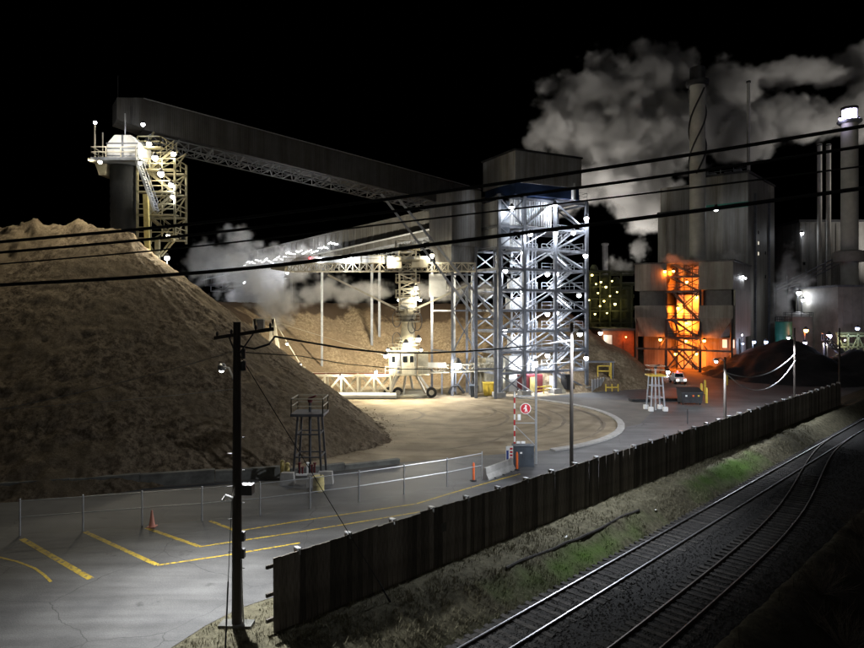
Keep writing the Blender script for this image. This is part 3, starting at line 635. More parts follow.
# ------------------------------------------------------------------ chain-link fence
cl = [G(20, 536), G(83, 531), G(142, 526), G(202, 521), G(260, 515.5), G(310, 509), G(359, 502), G(404, 494.5), G(447, 487), G(482, 479.5)]
cf = thing('chain_link_fence', cl[0], 'galvanised chain-link fence along the car park in front of the pile', 'fence')
for i, p in enumerate(cl):
    m = MB(); m.tube([p, p + Vector((0, 0, 1.93))], 0.042, 8); po = m.build('post', 'galvanised', cf)
    m = MB(); m.ball(p + Vector((0, 0, 1.94)), 0.055, 8, 4); m.build('post_cap', 'galvanised', po)
    if i < len(cl) - 1:
        q = cl[i + 1]
        for z, nm in ((1.86, 'top_rail'), (1.0, 'middle_rail')):
            m = MB(); m.tube([p + Vector((0, 0, z)), q + Vector((0, 0, z))], 0.027, 6); m.build(nm, 'galvanised', cf)
        m = MB(); m.add([p + Vector((0, 0.02, 0.04)), q + Vector((0, 0.02, 0.04)), q + Vector((0, 0.02, 1.86)), p + Vector((0, 0.02, 1.86))], [(0, 1, 2, 3)]); o = m.build('mesh_panel', 'chain_link', cf)
        uv = o.data.uv_layers.new(); L = (q - p).length
        for li, c in enumerate([(0, 0), (L, 0), (L, 1.82), (0, 1.82)]): uv.data[li].uv = c

# ------------------------------------------------------------------ poles and wires
def catenary(a, b, sag, n=24):
    a = Vector(a); b = Vector(b); return [a.lerp(b, t) - Vector((0, 0, 4 * sag * t * (1 - t))) for t in [i / n for i in range(n + 1)]]
PB = G(237, 625); ZT = zz(322, PB.y)
up_ = thing('utility_pole', PB, 'dark wooden utility pole with crossarm standing at the car park edge', 'utility pole')
m = MB(); m.lathe(PB, [(0.20, -0.1), (0.19, 2), (0.165, 7), (0.14, ZT)], 12); m.build('pole', 'pole_wood', up_)
m = MB(); m.prism([PB + Vector(v) for v in ((-0.65, -0.25, 0), (0.6, -0.3, 0), (0.62, 0.25, 0), (-0.6, 0.3, 0))], -0.1, 0.09); m.build('footing', 'dark_concrete', up_)
ca = P(215, 338, PB.y + 0.9); cb = P(273, 329, PB.y - 1.0); m = MB(); m.beam(ca, cb, 0.10, 0.13); arm = m.build('crossarm', 'pole_wood', up_)
for t in (0.04, 0.3, 0.72, 0.96):
    c = ca.lerp(cb, t); m = MB(); m.lathe(c, [(0.025, c.z + 0.05), (0.05, c.z + 0.10), (0.06, c.z + 0.16), (0.035, c.z + 0.22), (0.01, c.z + 0.25)], 8); m.build('insulator', 'steel_dark', arm)
m = MB(); m.beam(ca.lerp(cb, .25), PB + Vector((0, 0, ca.z - 0.7)), 0.04); m.beam(ca.lerp(cb, .7), PB + Vector((0, 0, ca.z - 0.7)), 0.04); m.build('arm_brace', 'steel_dark', up_)
for z, w in ((ca.z - 0.55, 0.16), (ca.z - 1.0, 0.2)):
    m = MB(); c = PB + Vector((0.25, -0.02, z)); m.lathe(c, [(w * .5, c.z - 0.2), (w * .55, c.z + 0.15), (0.02, c.z + 0.2)], 9); m.build('cable_clamp', 'steel_dark', up_)
for z in (3.4, 2.75):
    m = MB(); m.box(PB.x + 0.16, PB.x + 0.30, PB.y - 0.12, PB.y + 0.1, z - 0.18, z + 0.16); m.build('junction_box', 'steel_dark', up_)
m = MB(); m.box(PB.x + 0.18, PB.x + 0.62, PB.y - 0.2, PB.y + 0.2, zz(494, PB.y), zz(484, PB.y)); m.build('meter_box', 'steel_dark', up_)
m = MB(); m.tube([PB + Vector((-0.1, -0.2, zz(497, PB.y))), PB + Vector((-0.35, -0.25, zz(494, PB.y))), PB + Vector((-0.42, -0.3, zz(498, PB.y)))], 0.07, 7); m.build('white_camera', 'white_paint', up_)
m = MB(); m.tube([PB + Vector((0.2, -0.1, 2.55)), PB + Vector((0.24, -0.14, 1.2)), PB + Vector((0.3, -0.15, 0.1))], 0.03, 6); m.build('conduit', 'galvanised', up_)
for k in range(9):
    z = 2.2 + k * 0.62; sx = -1 if k % 2 else 1; m = MB(); m.beam(PB + Vector((0.14 * sx, -0.05, z)), PB + Vector((0.32 * sx, -0.09, z)), 0.025); m.build('climbing_step', 'steel_dark', up_)
# street lamp on an arm over the road
LH = P(222, 370, PB.y + 3.4)
m = MB(); m.tube([PB + Vector((-0.1, 0.1, LH.z - 0.15)), PB.lerp(Vector((LH.x, LH.y, 0)), 0.5) + Vector((0, 0, LH.z + 0.25)), LH + Vector((0, 0, 0.12))], 0.04, 7); la = m.build('lamp_arm', 'galvanised', up_)
d = (LH - PB); d.z = 0; d.normalize(); m = MB(); m.tube([LH - d * 0.35 + Vector((0, 0, .12)), LH + Vector((0, 0, .12)), LH + d * 0.5 + Vector((0, 0, .1))], [0.10, 0.19, 0.12], 10); m.build('lamp_head', 'galvanised', la)
m = MB(); m.ball(LH + d * 0.1 + Vector((0, 0, 0.0)), 0.115, 10, 6); m.build('lamp_lens', 'lamp_white', la)
light(up_, LH + d * 0.1 + Vector((0, 0, -0.22)), 12000, (0.96, 0.98, 1.0), 0.15, 'SPOT', aim=LH + Vector((0.9, -1.6, -8)), spot=128, blend=1.0)
# guy wires
m = MB(); an = G(391, 602, -0.05); m.tube([PB + Vector((0.1, 0, ca.z - 0.6)), an], 0.016, 5); m.tube([an + Vector((0, 0, -0.1)), an + (PB + Vector((0, 0, ca.z)) - an).normalized() * 1.1], 0.03, 5)
m.top('guy_wire', 'cable', 'guy wire slanting from the pole top over the fence to the grass', 'guy wire', 'pole guy wires')
m = MB(); an = Vector((PB.x + 0.85, PB.y - 4.2, 0)); tp = PB + Vector((-0.15, -0.15, zz(497, PB.y))); m.tube([tp, an], 0.014, 5); m.tube([an + Vector((0, 0, -0.1)), an.lerp(tp, 0.52)], 0.028, 6)
m.top('guy_wire', 'cable', 'near vertical guy wire with thick guard left of the pole foot', 'guy wire', 'pole guy wires')
# other poles
def light_pole(px, pyb, ptop, label, r=0.13, m_='pole_wood', lamp_px=None, power=900, glow='lamp_white', base=None):
    b = base or G(px, pyb); zt = zz(ptop, b.y); o = thing('light_pole' if lamp_px else 'utility_pole', b, label, 'light pole' if lamp_px else 'utility pole')
    q = MB(); q.lathe(b, [(r, -0.1), (r * 0.95, zt * 0.5), (r * 0.75, zt)], 10); q.build('pole', m_, o)
    if lamp_px:
        h = P(lamp_px[0], lamp_px[1], b.y - 0.8); q = MB(); q.tube([b + Vector((0, 0, h.z)), b.lerp(Vector((h.x, h.y, 0)), 0.6) + Vector((0, 0, h.z + 0.3)), h + Vector((0, 0, 0.2))], 0.045, 6); a_ = q.build('lamp_arm', 'galvanised', o)
        q = MB(); q.lathe(h, [(0.10, h.z + 0.30), (0.25, h.z + 0.13), (0.26, h.z + 0.07), (0.01, h.z + 0.09)], 10); q.build('lamp_head', 'galvanised', a_)
        q = MB(); q.ball(h, 0.15, 10, 6); q.build('lamp_lens', glow, a_)
        light(o, h + Vector((0, 0, -0.35)), power, LC[glow], 0.2, 'SPOT', aim=h + Vector((0, 0, -1)) - FV * 0.42, spot=158, blend=0.4)
    return o, zt
p571, z571 = light_pole(571.5, 462, 323, 'grey wooden pole with lamp behind the fence in front of the steel tower', 0.12, m_='pole_wood', base=Vector((px_x(571.5, 40.2), 40.2, 0)), lamp_px=(580, 334), power=7000)
q = MB(); b = ORI[p571]; q.beam(b + Vector((0.12, -0.14, 0)), b + Vector((0.12, -0.14, 2.2)), 0.06); q.build('conduit', 'galvanised', p571)
p725, z725 = light_pole(725, 414, 357, 'pole with lamp beside the dumpster at mid right', 0.12, lamp_px=(716, 361.5), power=5600, base=Vector((px_x(725, 57.5), 57.5, 0)))
p795, z795 = light_pole(794.5, 395, 328, 'pole with lamp in front of the coal heap', 0.12, lamp_px=(788.5, 338), power=5600, base=Vector((px_x(794.5, 72), 72, 0)))
p839, z839 = light_pole(839.5, 392, 328, 'thin dark pole at the far end of the timber fence', 0.13, m_='pole_wood', base=Vector((px_x(839.5, 88), 88, 0)))
for dz, sg, lab in ((-1.2, 2.4, 'lit sagging cable between two light poles, lower strand'), (-0.4, 1.3, 'lit sagging cable between two light poles, upper strand')):
    m = MB(); m.tube(catenary(ORI[p795] + Vector((0, -0.1, zz(350, ORI[p795].y) + dz)), ORI[p725] + Vector((0, 0, zz(372, ORI[p725].y))), sg), 0.05, 6); m.top('overhead_cable', 'galvanised', lab, 'cable', 'cables between light poles')
# service cable from main pole to grey pole
c0 = PB + Vector((0.1, 0, zz(346, PB.y))); c1 = P(275, 336.5, PB.y + 1.2)
m = MB(); pts = [c0, c0 + Vector((0.5, 0.2, -0.12)), c0 + Vector((1.0, 0.5, 0.05)), c1]; pts += [p for p in [P(300, 341, 26.6), P(345, 348.5, 28.8), P(384, 352.5, 30.8), P(430, 353, 33), P(480, 350.5, 35.7), P(525, 346.5, 38)]] + [b + Vector((0, 0, zz(340, b.y)))]
m.tube(pts, 0.045, 6); m.top('overhead_cable', 'cable', 'thick black cable looping from the main pole to the grey pole', 'cable')
m = MB(); m.tube([PB + Vector((0.1, 0, zz(352, PB.y))), P(300, 356, 26.8), P(345, 364, 29), P(400, 369, 31.5), P(480, 370, 35.7), b + Vector((0, 0, zz(362, b.y)))], 0.02, 5); m.top('overhead_cable', 'cable', 'thinner black cable sagging below the looped one', 'cable')
m = MB(); m.tube(catenary(PB + Vector((-0.1, 0, zz(351, PB.y))), P(-60, 421, 18), 0.15), 0.012, 5); m.top('service_wire', 'wire_grey', 'thin pale wire rising from the left edge to the pole', 'wire')
m = MB(); m.tube(catenary(PB + Vector((-0.1, 0, zz(389, PB.y))), P(-60, 412, 26), 0.1), 0.010, 5); m.top('service_wire', 'wire_grey', 'thin pale wire level with the street lamp, left of the pole', 'wire')

# four heavy cables crossing close in front, with the poles that carry them outside the frame
def W(px, py): 
    d = 12.2 - 2.2 * px / 864.0; return P(px, py, d)
wires = [([(-200, 262), (0, 242), (200, 223), (432, 193), (650, 161), (864, 126), (1080, 88)], 0.030, 'topmost thick black cable crossing the whole picture'),
         ([(-200, 268), (0, 252.5), (200, 234), (432, 206.5), (650, 178), (864, 146), (1080, 111)], 0.026, 'second thick black cable from the top'),
         ([(-200, 279), (0, 264), (200, 246), (432, 218.5), (650, 193), (864, 166), (1080, 136)], 0.015, 'thin third black cable from the top'),
         ([(-200, 297), (0, 285), (140, 277), (280, 265), (432, 244.5), (650, 217), (864, 188), (1080, 158)], 0.033, 'lowest thick black cable crossing the whole picture')]
ends = []
for wpx, r, lab in wires:
    m = MB(); ctl = [W(*p) for p in wpx]; pts = []
    for i in range(len(ctl) - 1):
        p0 = ctl[max(i - 1, 0)]; p1 = ctl[i]; p2 = ctl[i + 1]; p3 = ctl[min(i + 2, len(ctl) - 1)]
        for k in range(6):
            t = k / 6; pts.append(0.5 * ((2 * p1) + (p2 - p0) * t + (2 * p0 - 5 * p1 + 4 * p2 - p3) * t * t + (3 * p1 - p0 - 3 * p2 + p3) * t ** 3))
    pts.append(ctl[-1]); m.tube(pts, r, 8); m.top('overhead_cable', 'cable', lab, 'cable', 'heavy cables crossing in front'); ends.append((ctl[0], ctl[-1]))
for k in (0, 1):
    e = ends[0][k]; top = max(x[k].z for x in ends) + 0.6; zb = ter_z(*toF(e)) if k else 0.0
    o = thing('utility_pole', (e.x, e.y + 0.17, zb), ['wooden pole carrying the heavy cables beyond the left edge', 'wooden pole carrying the heavy cables beyond the right edge'][k], 'utility pole')
    m = MB(); m.lathe((e.x, e.y + 0.17, 0), [(0.17, zb - 0.2), (0.13, top)], 10); m.build('pole', 'pole_wood', o)
    for x in ends:
        m = MB(); m.beam(x[k] + Vector((0, 0.16, 0)), x[k] + Vector((0, 0, 0)), 0.05); m.build('cable_bracket', 'steel_dark', o)

# ------------------------------------------------------------------ small things in the car park and at the gate
def cone(p, label):
    o = thing('traffic_cone', p, label, 'traffic cone'); m = MB(); m.box(p.x - 0.22, p.x + 0.22, p.y - 0.22, p.y + 0.22, 0.014, 0.06); m.build('base', 'faded_plastic', o)
    m = MB(); m.lathe(p, [(0.17, 0.06), (0.04, 0.92), (0.025, 0.93)], 12); m.build('cone', 'faded_plastic', o)
cone(G(152, 527), 'pink orange traffic cone standing by the chain-link fence')
def delineator(p, h, label):
    o = thing('delineator_post', p, label, 'marker post', 'orange marker posts'); m = MB(); m.lathe(p, [(0.24, 0.014), (0.22, 0.08), (0.1, 0.1)], 10); m.build('base', 'black_rubber', o)
    m = MB(); m.lathe(p, [(0.09, 0.1), (0.085, h - 0.1), (0.05, h)], 10); m.build('post', 'orange_plastic', o)
delineator(G(473.5, 481), 1.3, 'orange marker post at the near end of the concrete barrier')
delineator(G(517, 470), 1.35, 'orange marker post in front of the blue grey cabinet')
# jersey barrier
A = G(485, 480); B = G(512, 469.5); d = (B - A).normalized(); nr = Vector((-d.y, d.x, 0)); m = MB(); prof = [(-0.3, 0.008), (-0.3, 0.12), (-0.12, 0.42), (-0.08, 0.85), (0.08, 0.85), (0.12, 0.42), (0.3, 0.12), (0.3, 0.008)]
vs_ = [A + nr * w + Vector((0, 0, z)) for w, z in prof] + [B + nr * w + Vector((0, 0, z)) for w, z in prof]
m.add(vs_, [[i, (i + 1) % 8, 8 + (i + 1) % 8, 8 + i] for i in range(8)] + [list(range(8))[::-1], list(range(8, 16))]); jb = thing('jersey_barrier', (A + B) / 2, 'pale concrete traffic barrier ending the chain-link fence', 'barrier'); m.build('barrier_body', 'concrete', jb)
for t in (0.2, 0.5, 0.8):
    m = MB(); c = A.lerp(B, t); m.beam(c - nr * 0.305 + Vector((0, 0, 0.02)), c - nr * 0.305 + Vector((0, 0, 0.10)), 0.35, 0.02, up=tuple(d)); m.build('drain_slot', 'dark_concrete', jb)
# cabinet, striped gate portal with round sign
C0 = G(513.5, 467); bw = px_x(534, C0.y) - C0.x
cb_ = thing('utility_cabinet', (C0.x + bw / 2, C0.y + 0.4, 0), 'blue grey steel cabinet at the yard gate', 'cabinet')
m = MB(); m.box(C0.x, C0.x + bw, C0.y, C0.y + 0.8, 0.008, 1.55); m.build('body', 'blue_grey_paint', cb_)
m = MB(); m.box(C0.x - 0.04, C0.x + bw + 0.04, C0.y - 0.04, C0.y + 0.84, 1.553, 1.62); m.build('lid', 'blue_grey_paint', cb_)
for k in (0.06, 0.53):
    m = MB(); m.box(C0.x + bw * k, C0.x + bw * (k + 0.42), C0.y - 0.02, C0.y - 0.002, 0.12, 1.45); dd = m.build('door', 'blue_grey_paint', cb_)
    m = MB(); m.box(C0.x + bw * (k + 0.36), C0.x + bw * (k + 0.39), C0.y - 0.05, C0.y - 0.022, 0.7, 0.95); m.build('handle', 'steel_dark', dd)
m = MB(); m.box(C0.x + 0.5, C0.x + 0.66, C0.y - 0.034, C0.y - 0.021, 1.02, 1.14); m.build('sticker', 'white_paint', cb_)
gp = thing('gate_portal', (C0.x + 0.8, C0.y + 1.0, 0), 'steel gate portal with red striped post and round red sign', 'gate')
yp = C0.y + 1.0; xl = px_x(514.5, yp); xr = px_x(536, yp); ztl = zz(368, yp); zl = zz(392, yp)
m = MB(); m.tube([(xr, yp, 0), (xr, yp, ztl)], 0.09, 8); m.build('post', 'galvanised', gp)
n_ = 13
for k in range(n_):
    za = zl * k / n_; m = MB(); m.tube([(xl, yp, za), (xl, yp, za + zl / n_)], 0.065, 8); m.build('post_band', 'red_paint' if k % 2 else 'white_paint', gp)
for py in (396, 423):
    z = zz(py, yp); m = MB(); m.beam((xl, yp, z), (xr, yp, z), 0.06); m.build('crossbar', 'galvanised', gp)
m = MB(); m.beam((xl, yp, zz(425, yp)), (xr, yp, zz(446, yp)), 0.06); m.beam((xl + 0.7, yp, zz(411, yp)), (xr, yp, zz(421, yp)), 0.05); m.beam((xl, yp, zz(380, yp)), (xr, yp, zz(394, yp)), 0.05); m.build('diagonal_brace', 'galvanised', gp)
sx, sz = px_x(525.5, yp - .1), zz(408.5, yp - .1); m = MB()
def disc(mb, cx, cy, cz, r, n=28, th=0.03):
    o = [(cx + r * math.cos(2 * math.pi * k / n), cy, cz + r * math.sin(2 * math.pi * k / n)) for k in range(n)]; i = [(x, y + th, z) for x, y, z in o]
    mb.add(o + i, [list(range(n)), list(range(n, 2 * n))[::-1]] + [[k, k + n, (k + 1) % n + n, (k + 1) % n] for k in range(n)]); return mb
disc(m, sx, yp - 0.14, sz, 0.42); sg = m.build('round_sign', 'white_paint', gp); m = MB(); disc(m, sx, yp - 0.15, sz, 0.375, th=0.008); m.build('red_disc', 'red_paint', sg)
m = MB(); disc(m, sx + 0.02, yp - 0.158, sz + 0.20, 0.075, 12, 0.006)
for q in ([(-.07, .11), (.06, .13), (.10, -.04), (-.02, -.04)], [(-.02, -.04), (.06, -.04), (.0, -.27), (-.07, -.26)], [(.04, -.04), (.10, -.05), (.15, -.25), (.09, -.27)], [(-.07, .11), (-.04, .04), (-.14, -.06), (-.17, -.02)]):
    m.add([(sx + x, yp - 0.156, sz + z) for x, z in q], [(0, 1, 2, 3)])
m.build('walker_symbol', 'white_paint', sg)
m = MB(); m.box(px_x(517.5, yp), px_x(520.5, yp), yp - 0.12, yp - 0.09, zz(420, yp), zz(414, yp)); m.build('small_plate', 'white_paint', gp)
for p0, p1 in ((516.5, 520), (521, 525)):
    m = MB(); m.box(px_x(p0, yp), px_x(p1, yp), yp - 0.1, yp - 0.07, zz(443.5, yp), zz(441, yp)); m.build('small_plate', 'white_paint', gp)
# notice board: white sheet with blue and red blocks of print
yn = C0.y - 0.15; nb = thing('notice_board', (px_x(510, yn), yn, 0), 'white notice board with blue and red print beside the cabinet', 'sign')
xa, xb = px_x(506, yn), px_x(513, yn); m = MB(); m.box(xa, xb, yn, yn + 0.05, 0.25, 1.62); nbb = m.build('board', 'white_paint', nb)
for x in (xa + 0.05, xb - 0.05): m = MB(); m.beam((x, yn + 0.08, 0), (x, yn + 0.08, 1.65), 0.05); m.build('leg', 'steel_dark', nb)
m = MB(); m.box(xa + 0.03, xa + 0.2, yn - 0.006, yn - 0.002, 0.55, 1.3); m.build('blue_print', 'blue_paint', nbb)
for k in range(5): m = MB(); m.box(xb - 0.24, xb - 0.03, yn - 0.006, yn - 0.002, 0.35 + k * 0.25, 0.5 + k * 0.25); m.build('red_print', 'red_paint', nbb)

# fire monitor stands
def monitor_stand(b, h, w, label, legm, deckm, nozzle):
    o = thing('monitor_stand', b, label, 'platform', 'fire monitor stands'); w2 = w / 2
    for sx_ in (-1, 1):
        for sy in (-1, 1):
            m = MB(); m.beam(b + Vector((sx_ * w2 * 0.88, sy * w2 * 0.88, 0)), b + Vector((sx_ * w2 * 0.62, sy * w2 * 0.62, h)), 0.14); m.build('leg', legm, o)
    for z in (0.38, 0.72):
        k = 0.88 - 0.26 * z
        for (x0, y0, x1, y1) in ((-1, -1, 1, -1), (1, -1, 1, 1), (1, 1, -1, 1), (-1, 1, -1, -1)):
            m = MB(); m.beam(b + Vector((x0 * w2 * k, y0 * w2 * k, h * z)), b + Vector((x1 * w2 * k, y1 * w2 * k, h * z)), 0.09); m.build('brace', legm, o)
    m = MB(); m.box(b.x - w2, b.x + w2, b.y - w2, b.y + w2, b.z + h, b.z + h + 0.18); dk = m.build('deck', deckm, o)
    m = MB(); c = [b + Vector((x * w2 * 0.95, y * w2 * 0.95, h + 0.18)) for x, y in ((-1, -1), (1, -1), (1, 1), (-1, 1), (-1, -1))]; m.rail(c, 1.05, 0.03, 1.1); m.build('guard_rail', 'tan_paint', dk)
    m = MB(); m.tube([b + Vector((0, 0, 0)), b + Vector((0, 0, h + 0.9))], 0.10, 8); m.build('riser_pipe', legm, o)
    m = MB(); c = b + Vector((0, 0, h + 0.95)); m.lathe(c, [(0.16, c.z - 0.1), (0.2, c.z + 0.1), (0.1, c.z + 0.25)], 8); m.tube([c + Vector((-0.1, 0, 0.15)), c + Vector((0.45, -0.2, 0.4))], [0.1, 0.06], 8); m.build('nozzle', nozzle, o)
    return o
mb_ = G(310, 479); ms = monitor_stand(mb_, 4.6, 2.3, 'dark steel stand with railed deck in front of the bark pile', 'steel_dark', 'steel_dark', 'maroon_paint')
for x, z in ((-0.55, 1.3), (-0.35, 1.0), (0.0, 1.3), (0.3, 1.15), (0.5, 1.3)):
    m = MB(); m.beam(mb_ + Vector((x, -0.9, 0.5)), mb_ + Vector((x, -0.9, z)), 0.1); m.lathe(mb_ + Vector((x, -0.9, 0)), [(0.1, z), (0.14, z + 0.08), (0.02, z + 0.12)], 8); m.build('valve', 'maroon_paint' if x else 'white_paint', ms)
m = MB(); m.beam(mb_ + Vector((-0.8, -0.9, 0.55)), mb_ + Vector((0.8, -0.9, 0.55)), 0.12); m.build('valve_manifold', 'white_paint', ms)
for k, (x, y, sx_) in enumerate(((-1.25, -1.5, 0.5), (1.3, -1.2, 0.55), (0.6, -1.9, 0.45))):
    m = MB(); c = mb_ + Vector((x, y, 0)); m.hexa([c + Vector(v) for v in ((-sx_, -.3, 0), (sx_, -.3, 0), (sx_, .3, 0), (-sx_, .3, 0), (-sx_ * .85, -.22, .85), (sx_ * .85, -.22, .85), (sx_ * .85, .22, .85), (-sx_ * .85, .22, .85))])
    m.top('concrete_block', 'concrete', ['pale concrete block left of the stand foot', 'pale concrete block right of the stand foot', 'concrete block behind the yellow drum'][k], 'block', 'concrete blocks round the stand')
for k, (px, py, h) in enumerate(((282.5, 479, 1.35), (287.5, 480.5, 1.25))):
    c = G(px, py); m = MB(); m.lathe(c, [(0.16, 0), (0.16, h - 0.08), (0.09, h)], 12); m.top('bollard', 'pale_yellow_paint', ['taller yellow bollard left of the dark stand', 'shorter yellow bollard next to the dark stand'][k], 'bollard', 'yellow bollards by the stand')
c = G(318.5, 491); m = MB(); dr = thing('drum', c, 'pale yellow drum behind the chain-link fence', 'drum'); m.lathe(c, [(0.38, 0.01), (0.40, 0.05), (0.37, 0.1), (0.38, 0.42), (0.40, 0.46), (0.38, 0.5), (0.37, 0.9), (0.40, 0.95), (0.36, 1.0)], 18); m.build('shell', 'pale_yellow_paint', dr)
m = MB(); m.lathe(c + Vector((0.15, 0.1, 0)), [(0.05, 1.0), (0.05, 1.06)], 8); m.build('bung', 'steel_dark', dr)
mb2 = G(655.5, 410); ms2 = monitor_stand(mb2, 4.1, 1.9, 'pale lattice stand with yellow deck near the dumpster', 'steel_light', 'yellow_paint', 'steel_dark')
for sx_ in (-1, 1):
    for sy in (-1, 1): m = MB(); c = mb2 + Vector((sx_ * 0.86, sy * 0.86, 0)); m.box(c.x - .25, c.x + .25, c.y - .25, c.y + .25, 0, 0.5); m.build('footing', 'white_paint', ms2)
# dumpster and dark mats
D0 = G(681.5, 405); dw = px_x(703.5, D0.y) - D0.x; dm = thing('dumpster', (D0.x + dw / 2, D0.y + 0.8, 0), 'black dumpster with small stickers standing on the far road', 'dumpster')
m = MB(); y0, y1 = D0.y, D0.y + 1.7; m.hexa([(D0.x + .15, y0 + .15, .2), (D0.x + dw - .15, y0 + .15, .2), (D0.x + dw - .15, y1, .2), (D0.x + .15, y1, .2), (D0.x, y0, 1.5), (D0.x + dw, y0, 1.5), (D0.x + dw, y1, 1.9), (D0.x, y1, 1.9)]); bo = m.build('body', 'steel_dark', dm)
m = MB(); m.hexa([(D0.x - .05, y0 - .08, 1.53), (D0.x + dw + .05, y0 - .08, 1.53), (D0.x + dw + .05, y1 + .05, 1.95), (D0.x - .05, y1 + .05, 1.95), (D0.x - .02, y0 - .05, 1.6), (D0.x + dw + .02, y0 - .05, 1.6), (D0.x + dw + .02, y1, 2.05), (D0.x - .02, y1, 2.05)]); m.build('lid', 'black_rubber', dm)
for k in range(4):
    m = MB(); x = D0.x + 0.3 + (k % 2) * (dw - 0.6); m.lathe((x, (y0 + .3, y1 - .2)[k // 2], 0), [(0.1, 0.01), (0.1, 0.2)], 8); m.build('caster', 'black_rubber', dm)
for x, mm in ((0.18, 'white_paint'), (0.5, 'orange_plastic'), (0.74, 'yellow_paint')):
    m = MB(); m.box(D0.x + dw * x, D0.x + dw * x + .22, y0 - 0.02, y0 + 0.02, 1.05, 1.25); m.build('sticker', mm, bo)
for (a0, a1, py, lab) in ((632, 650, 402, 'dark rubber mat on the road left of the lattice stand'), (663, 681, 401, 'dark rubber mat beside the dumpster')):
    A = G(a0, py); B = G(a1, py); m = MB(); m.box(A.x, B.x, A.y, A.y + 1.6, 0.008, 0.35); m.top('rubber_mat', 'black_rubber', lab, 'mat', 'dark mats on the road')
for k, (px, py) in enumerate(((701.5, 398), (706.5, 403), (705, 394), (727, 385))):
    c = G(px, py); m = MB(); m.lathe(c, [(0.16, 0), (0.16, 1.9), (0.08, 2.0)], 10); m.top('bollard', 'yellow_paint', ['yellow bollard just behind the dumpster', 'yellow bollard at the right side of the dumpster', 'yellow bollard farthest behind the dumpster', 'yellow bollard behind the lamp pole'][k], 'bollard', 'tall yellow bollards')
c = G(687.5, 424); m = MB(); m.tube([c, c + Vector((0, 0, 1.6))], 0.06, 7); mk = m.top('marker_stake', 'steel_dark', 'dark stake with reflectors above the timber fence', 'stake', base=c)

# ================================================================== TRANSFER TOWER
T0 = Vector((9.2, 88.0, 0)); TU = Vector((0.892, 0.452, 0)); TV = Vector((-0.452, 0.892, 0))
def T(s, y, z): return T0 + TU * s + TV * y + Vector((0, 0, z))
tw = thing('transfer_tower', T(7.7, 3.5, 0), 'tall open steel tower with stairs and bright white lamps', 'tower')
SX = [0, 4.2, 9.6, 15.4]; YB = [0, 7.0]; LV = [0.3, 3.2, 6.1, 9.0, 11.9, 14.8, 17.7, 20.6, 23.6, 27.6]
for i, s0 in enumerate(SX):
    for y0 in YB:
        m = MB(); m.beam(T(s0, y0, 0), T(s0, y0, 28.0), 0.42, 0.42, up=tuple(TU)); c = m.build('column', 'steel_grey', tw)
        m = MB(); m.lbox(lambda a, b, z: T(s0 + a, y0 + b, z), -0.7, 0.7, -0.7, 0.7, 0.0, 0.7); m.build('plinth', 'concrete', c)
for li, z in enumerate(LV[1:]):
    for y0 in YB:
        for i in range(3):
            m = MB(); m.beam(T(SX[i] + .22, y0, z), T(SX[i + 1] - .22, y0, z), 0.24, 0.34); m.build('girder', 'steel_grey', tw)
    for s0 in SX: m = MB(); m.beam(T(s0, 0.22, z), T(s0, 6.78, z), 0.24, 0.34); m.build('girder', 'steel_grey', tw)
for li in range(len(LV) - 1):
    z0, z1 = LV[li], LV[li + 1]
    # narrow left bay: X lattice
    for y0 in YB:
        for sg_ in (1, -1):
            a, b2 = (SX[0] + .2, SX[1] - .2)[::sg_]; m = MB(); m.beam(T(a, y0 + 0.05 * sg_, z0 + .2), T(b2, y0 + 0.05 * sg_, z1 - .2), 0.16); m.build('brace', 'steel_light' if y0 else 'steel_grey', tw)
    # middle bay: one diagonal, alternating, on the back face and chevron at front
    m = MB(); a, b2 = (SX[1], SX[2])[::(1 if li % 2 else -1)]; m.beam(T(a, 7, z0), T(b2, 7, z1), 0.2); m.build('brace', 'steel_light', tw)
    if li % 2 == 0 and li > 0: m = MB(); m.beam(T(SX[1], 0, z0), T(SX[2], 0, z1), 0.2); m.build('brace', 'steel_light', tw)
    # right bay: diagonal at front, deck and stair inside
    m = MB(); a, b2 = (SX[2], SX[3])[::(1 if li % 2 else -1)]; m.beam(T(a, 0, z0 + .1), T(b2, 0, z1 - .1), 0.22); m.build('brace', 'steel_grey', tw)
    m = MB(); m.beam(T(SX[3], 0.2, z0), T(SX[3], 6.8, z1), 0.2); m.build('brace', 'steel_grey', tw)
    if 0 < li < 9:
        m = MB(); m.lbox(T, SX[2] + .3, SX[3] - .3, 3.6, 6.7, z0 + 0.19, z0 + 0.25); dk = m.build('deck', 'steel_light', tw)
        m = MB(); m.rail([T(SX[2] + .3, 3.6, z0 + .25), T(SX[3] - .3, 3.6, z0 + .25)], 1.05, 0.028); m.rail([T(SX[3] - .2, 0.6, z0 + .25), T(SX[3] - .2, 6.6, z0 + .25)], 1.05, 0.028); m.build('guard_rail', 'steel_light', dk)
    if li < 8:
        m = MB(); a, b2 = (SX[2] + 0.7, SX[3] - 0.9)[::(1 if li % 2 else -1)]; m.stair(T(a, 2.6, z0 + .1), T(b2, 2.6, z1 + .1), 0.95, TV); m.build('stair_flight', 'steel_light', tw)
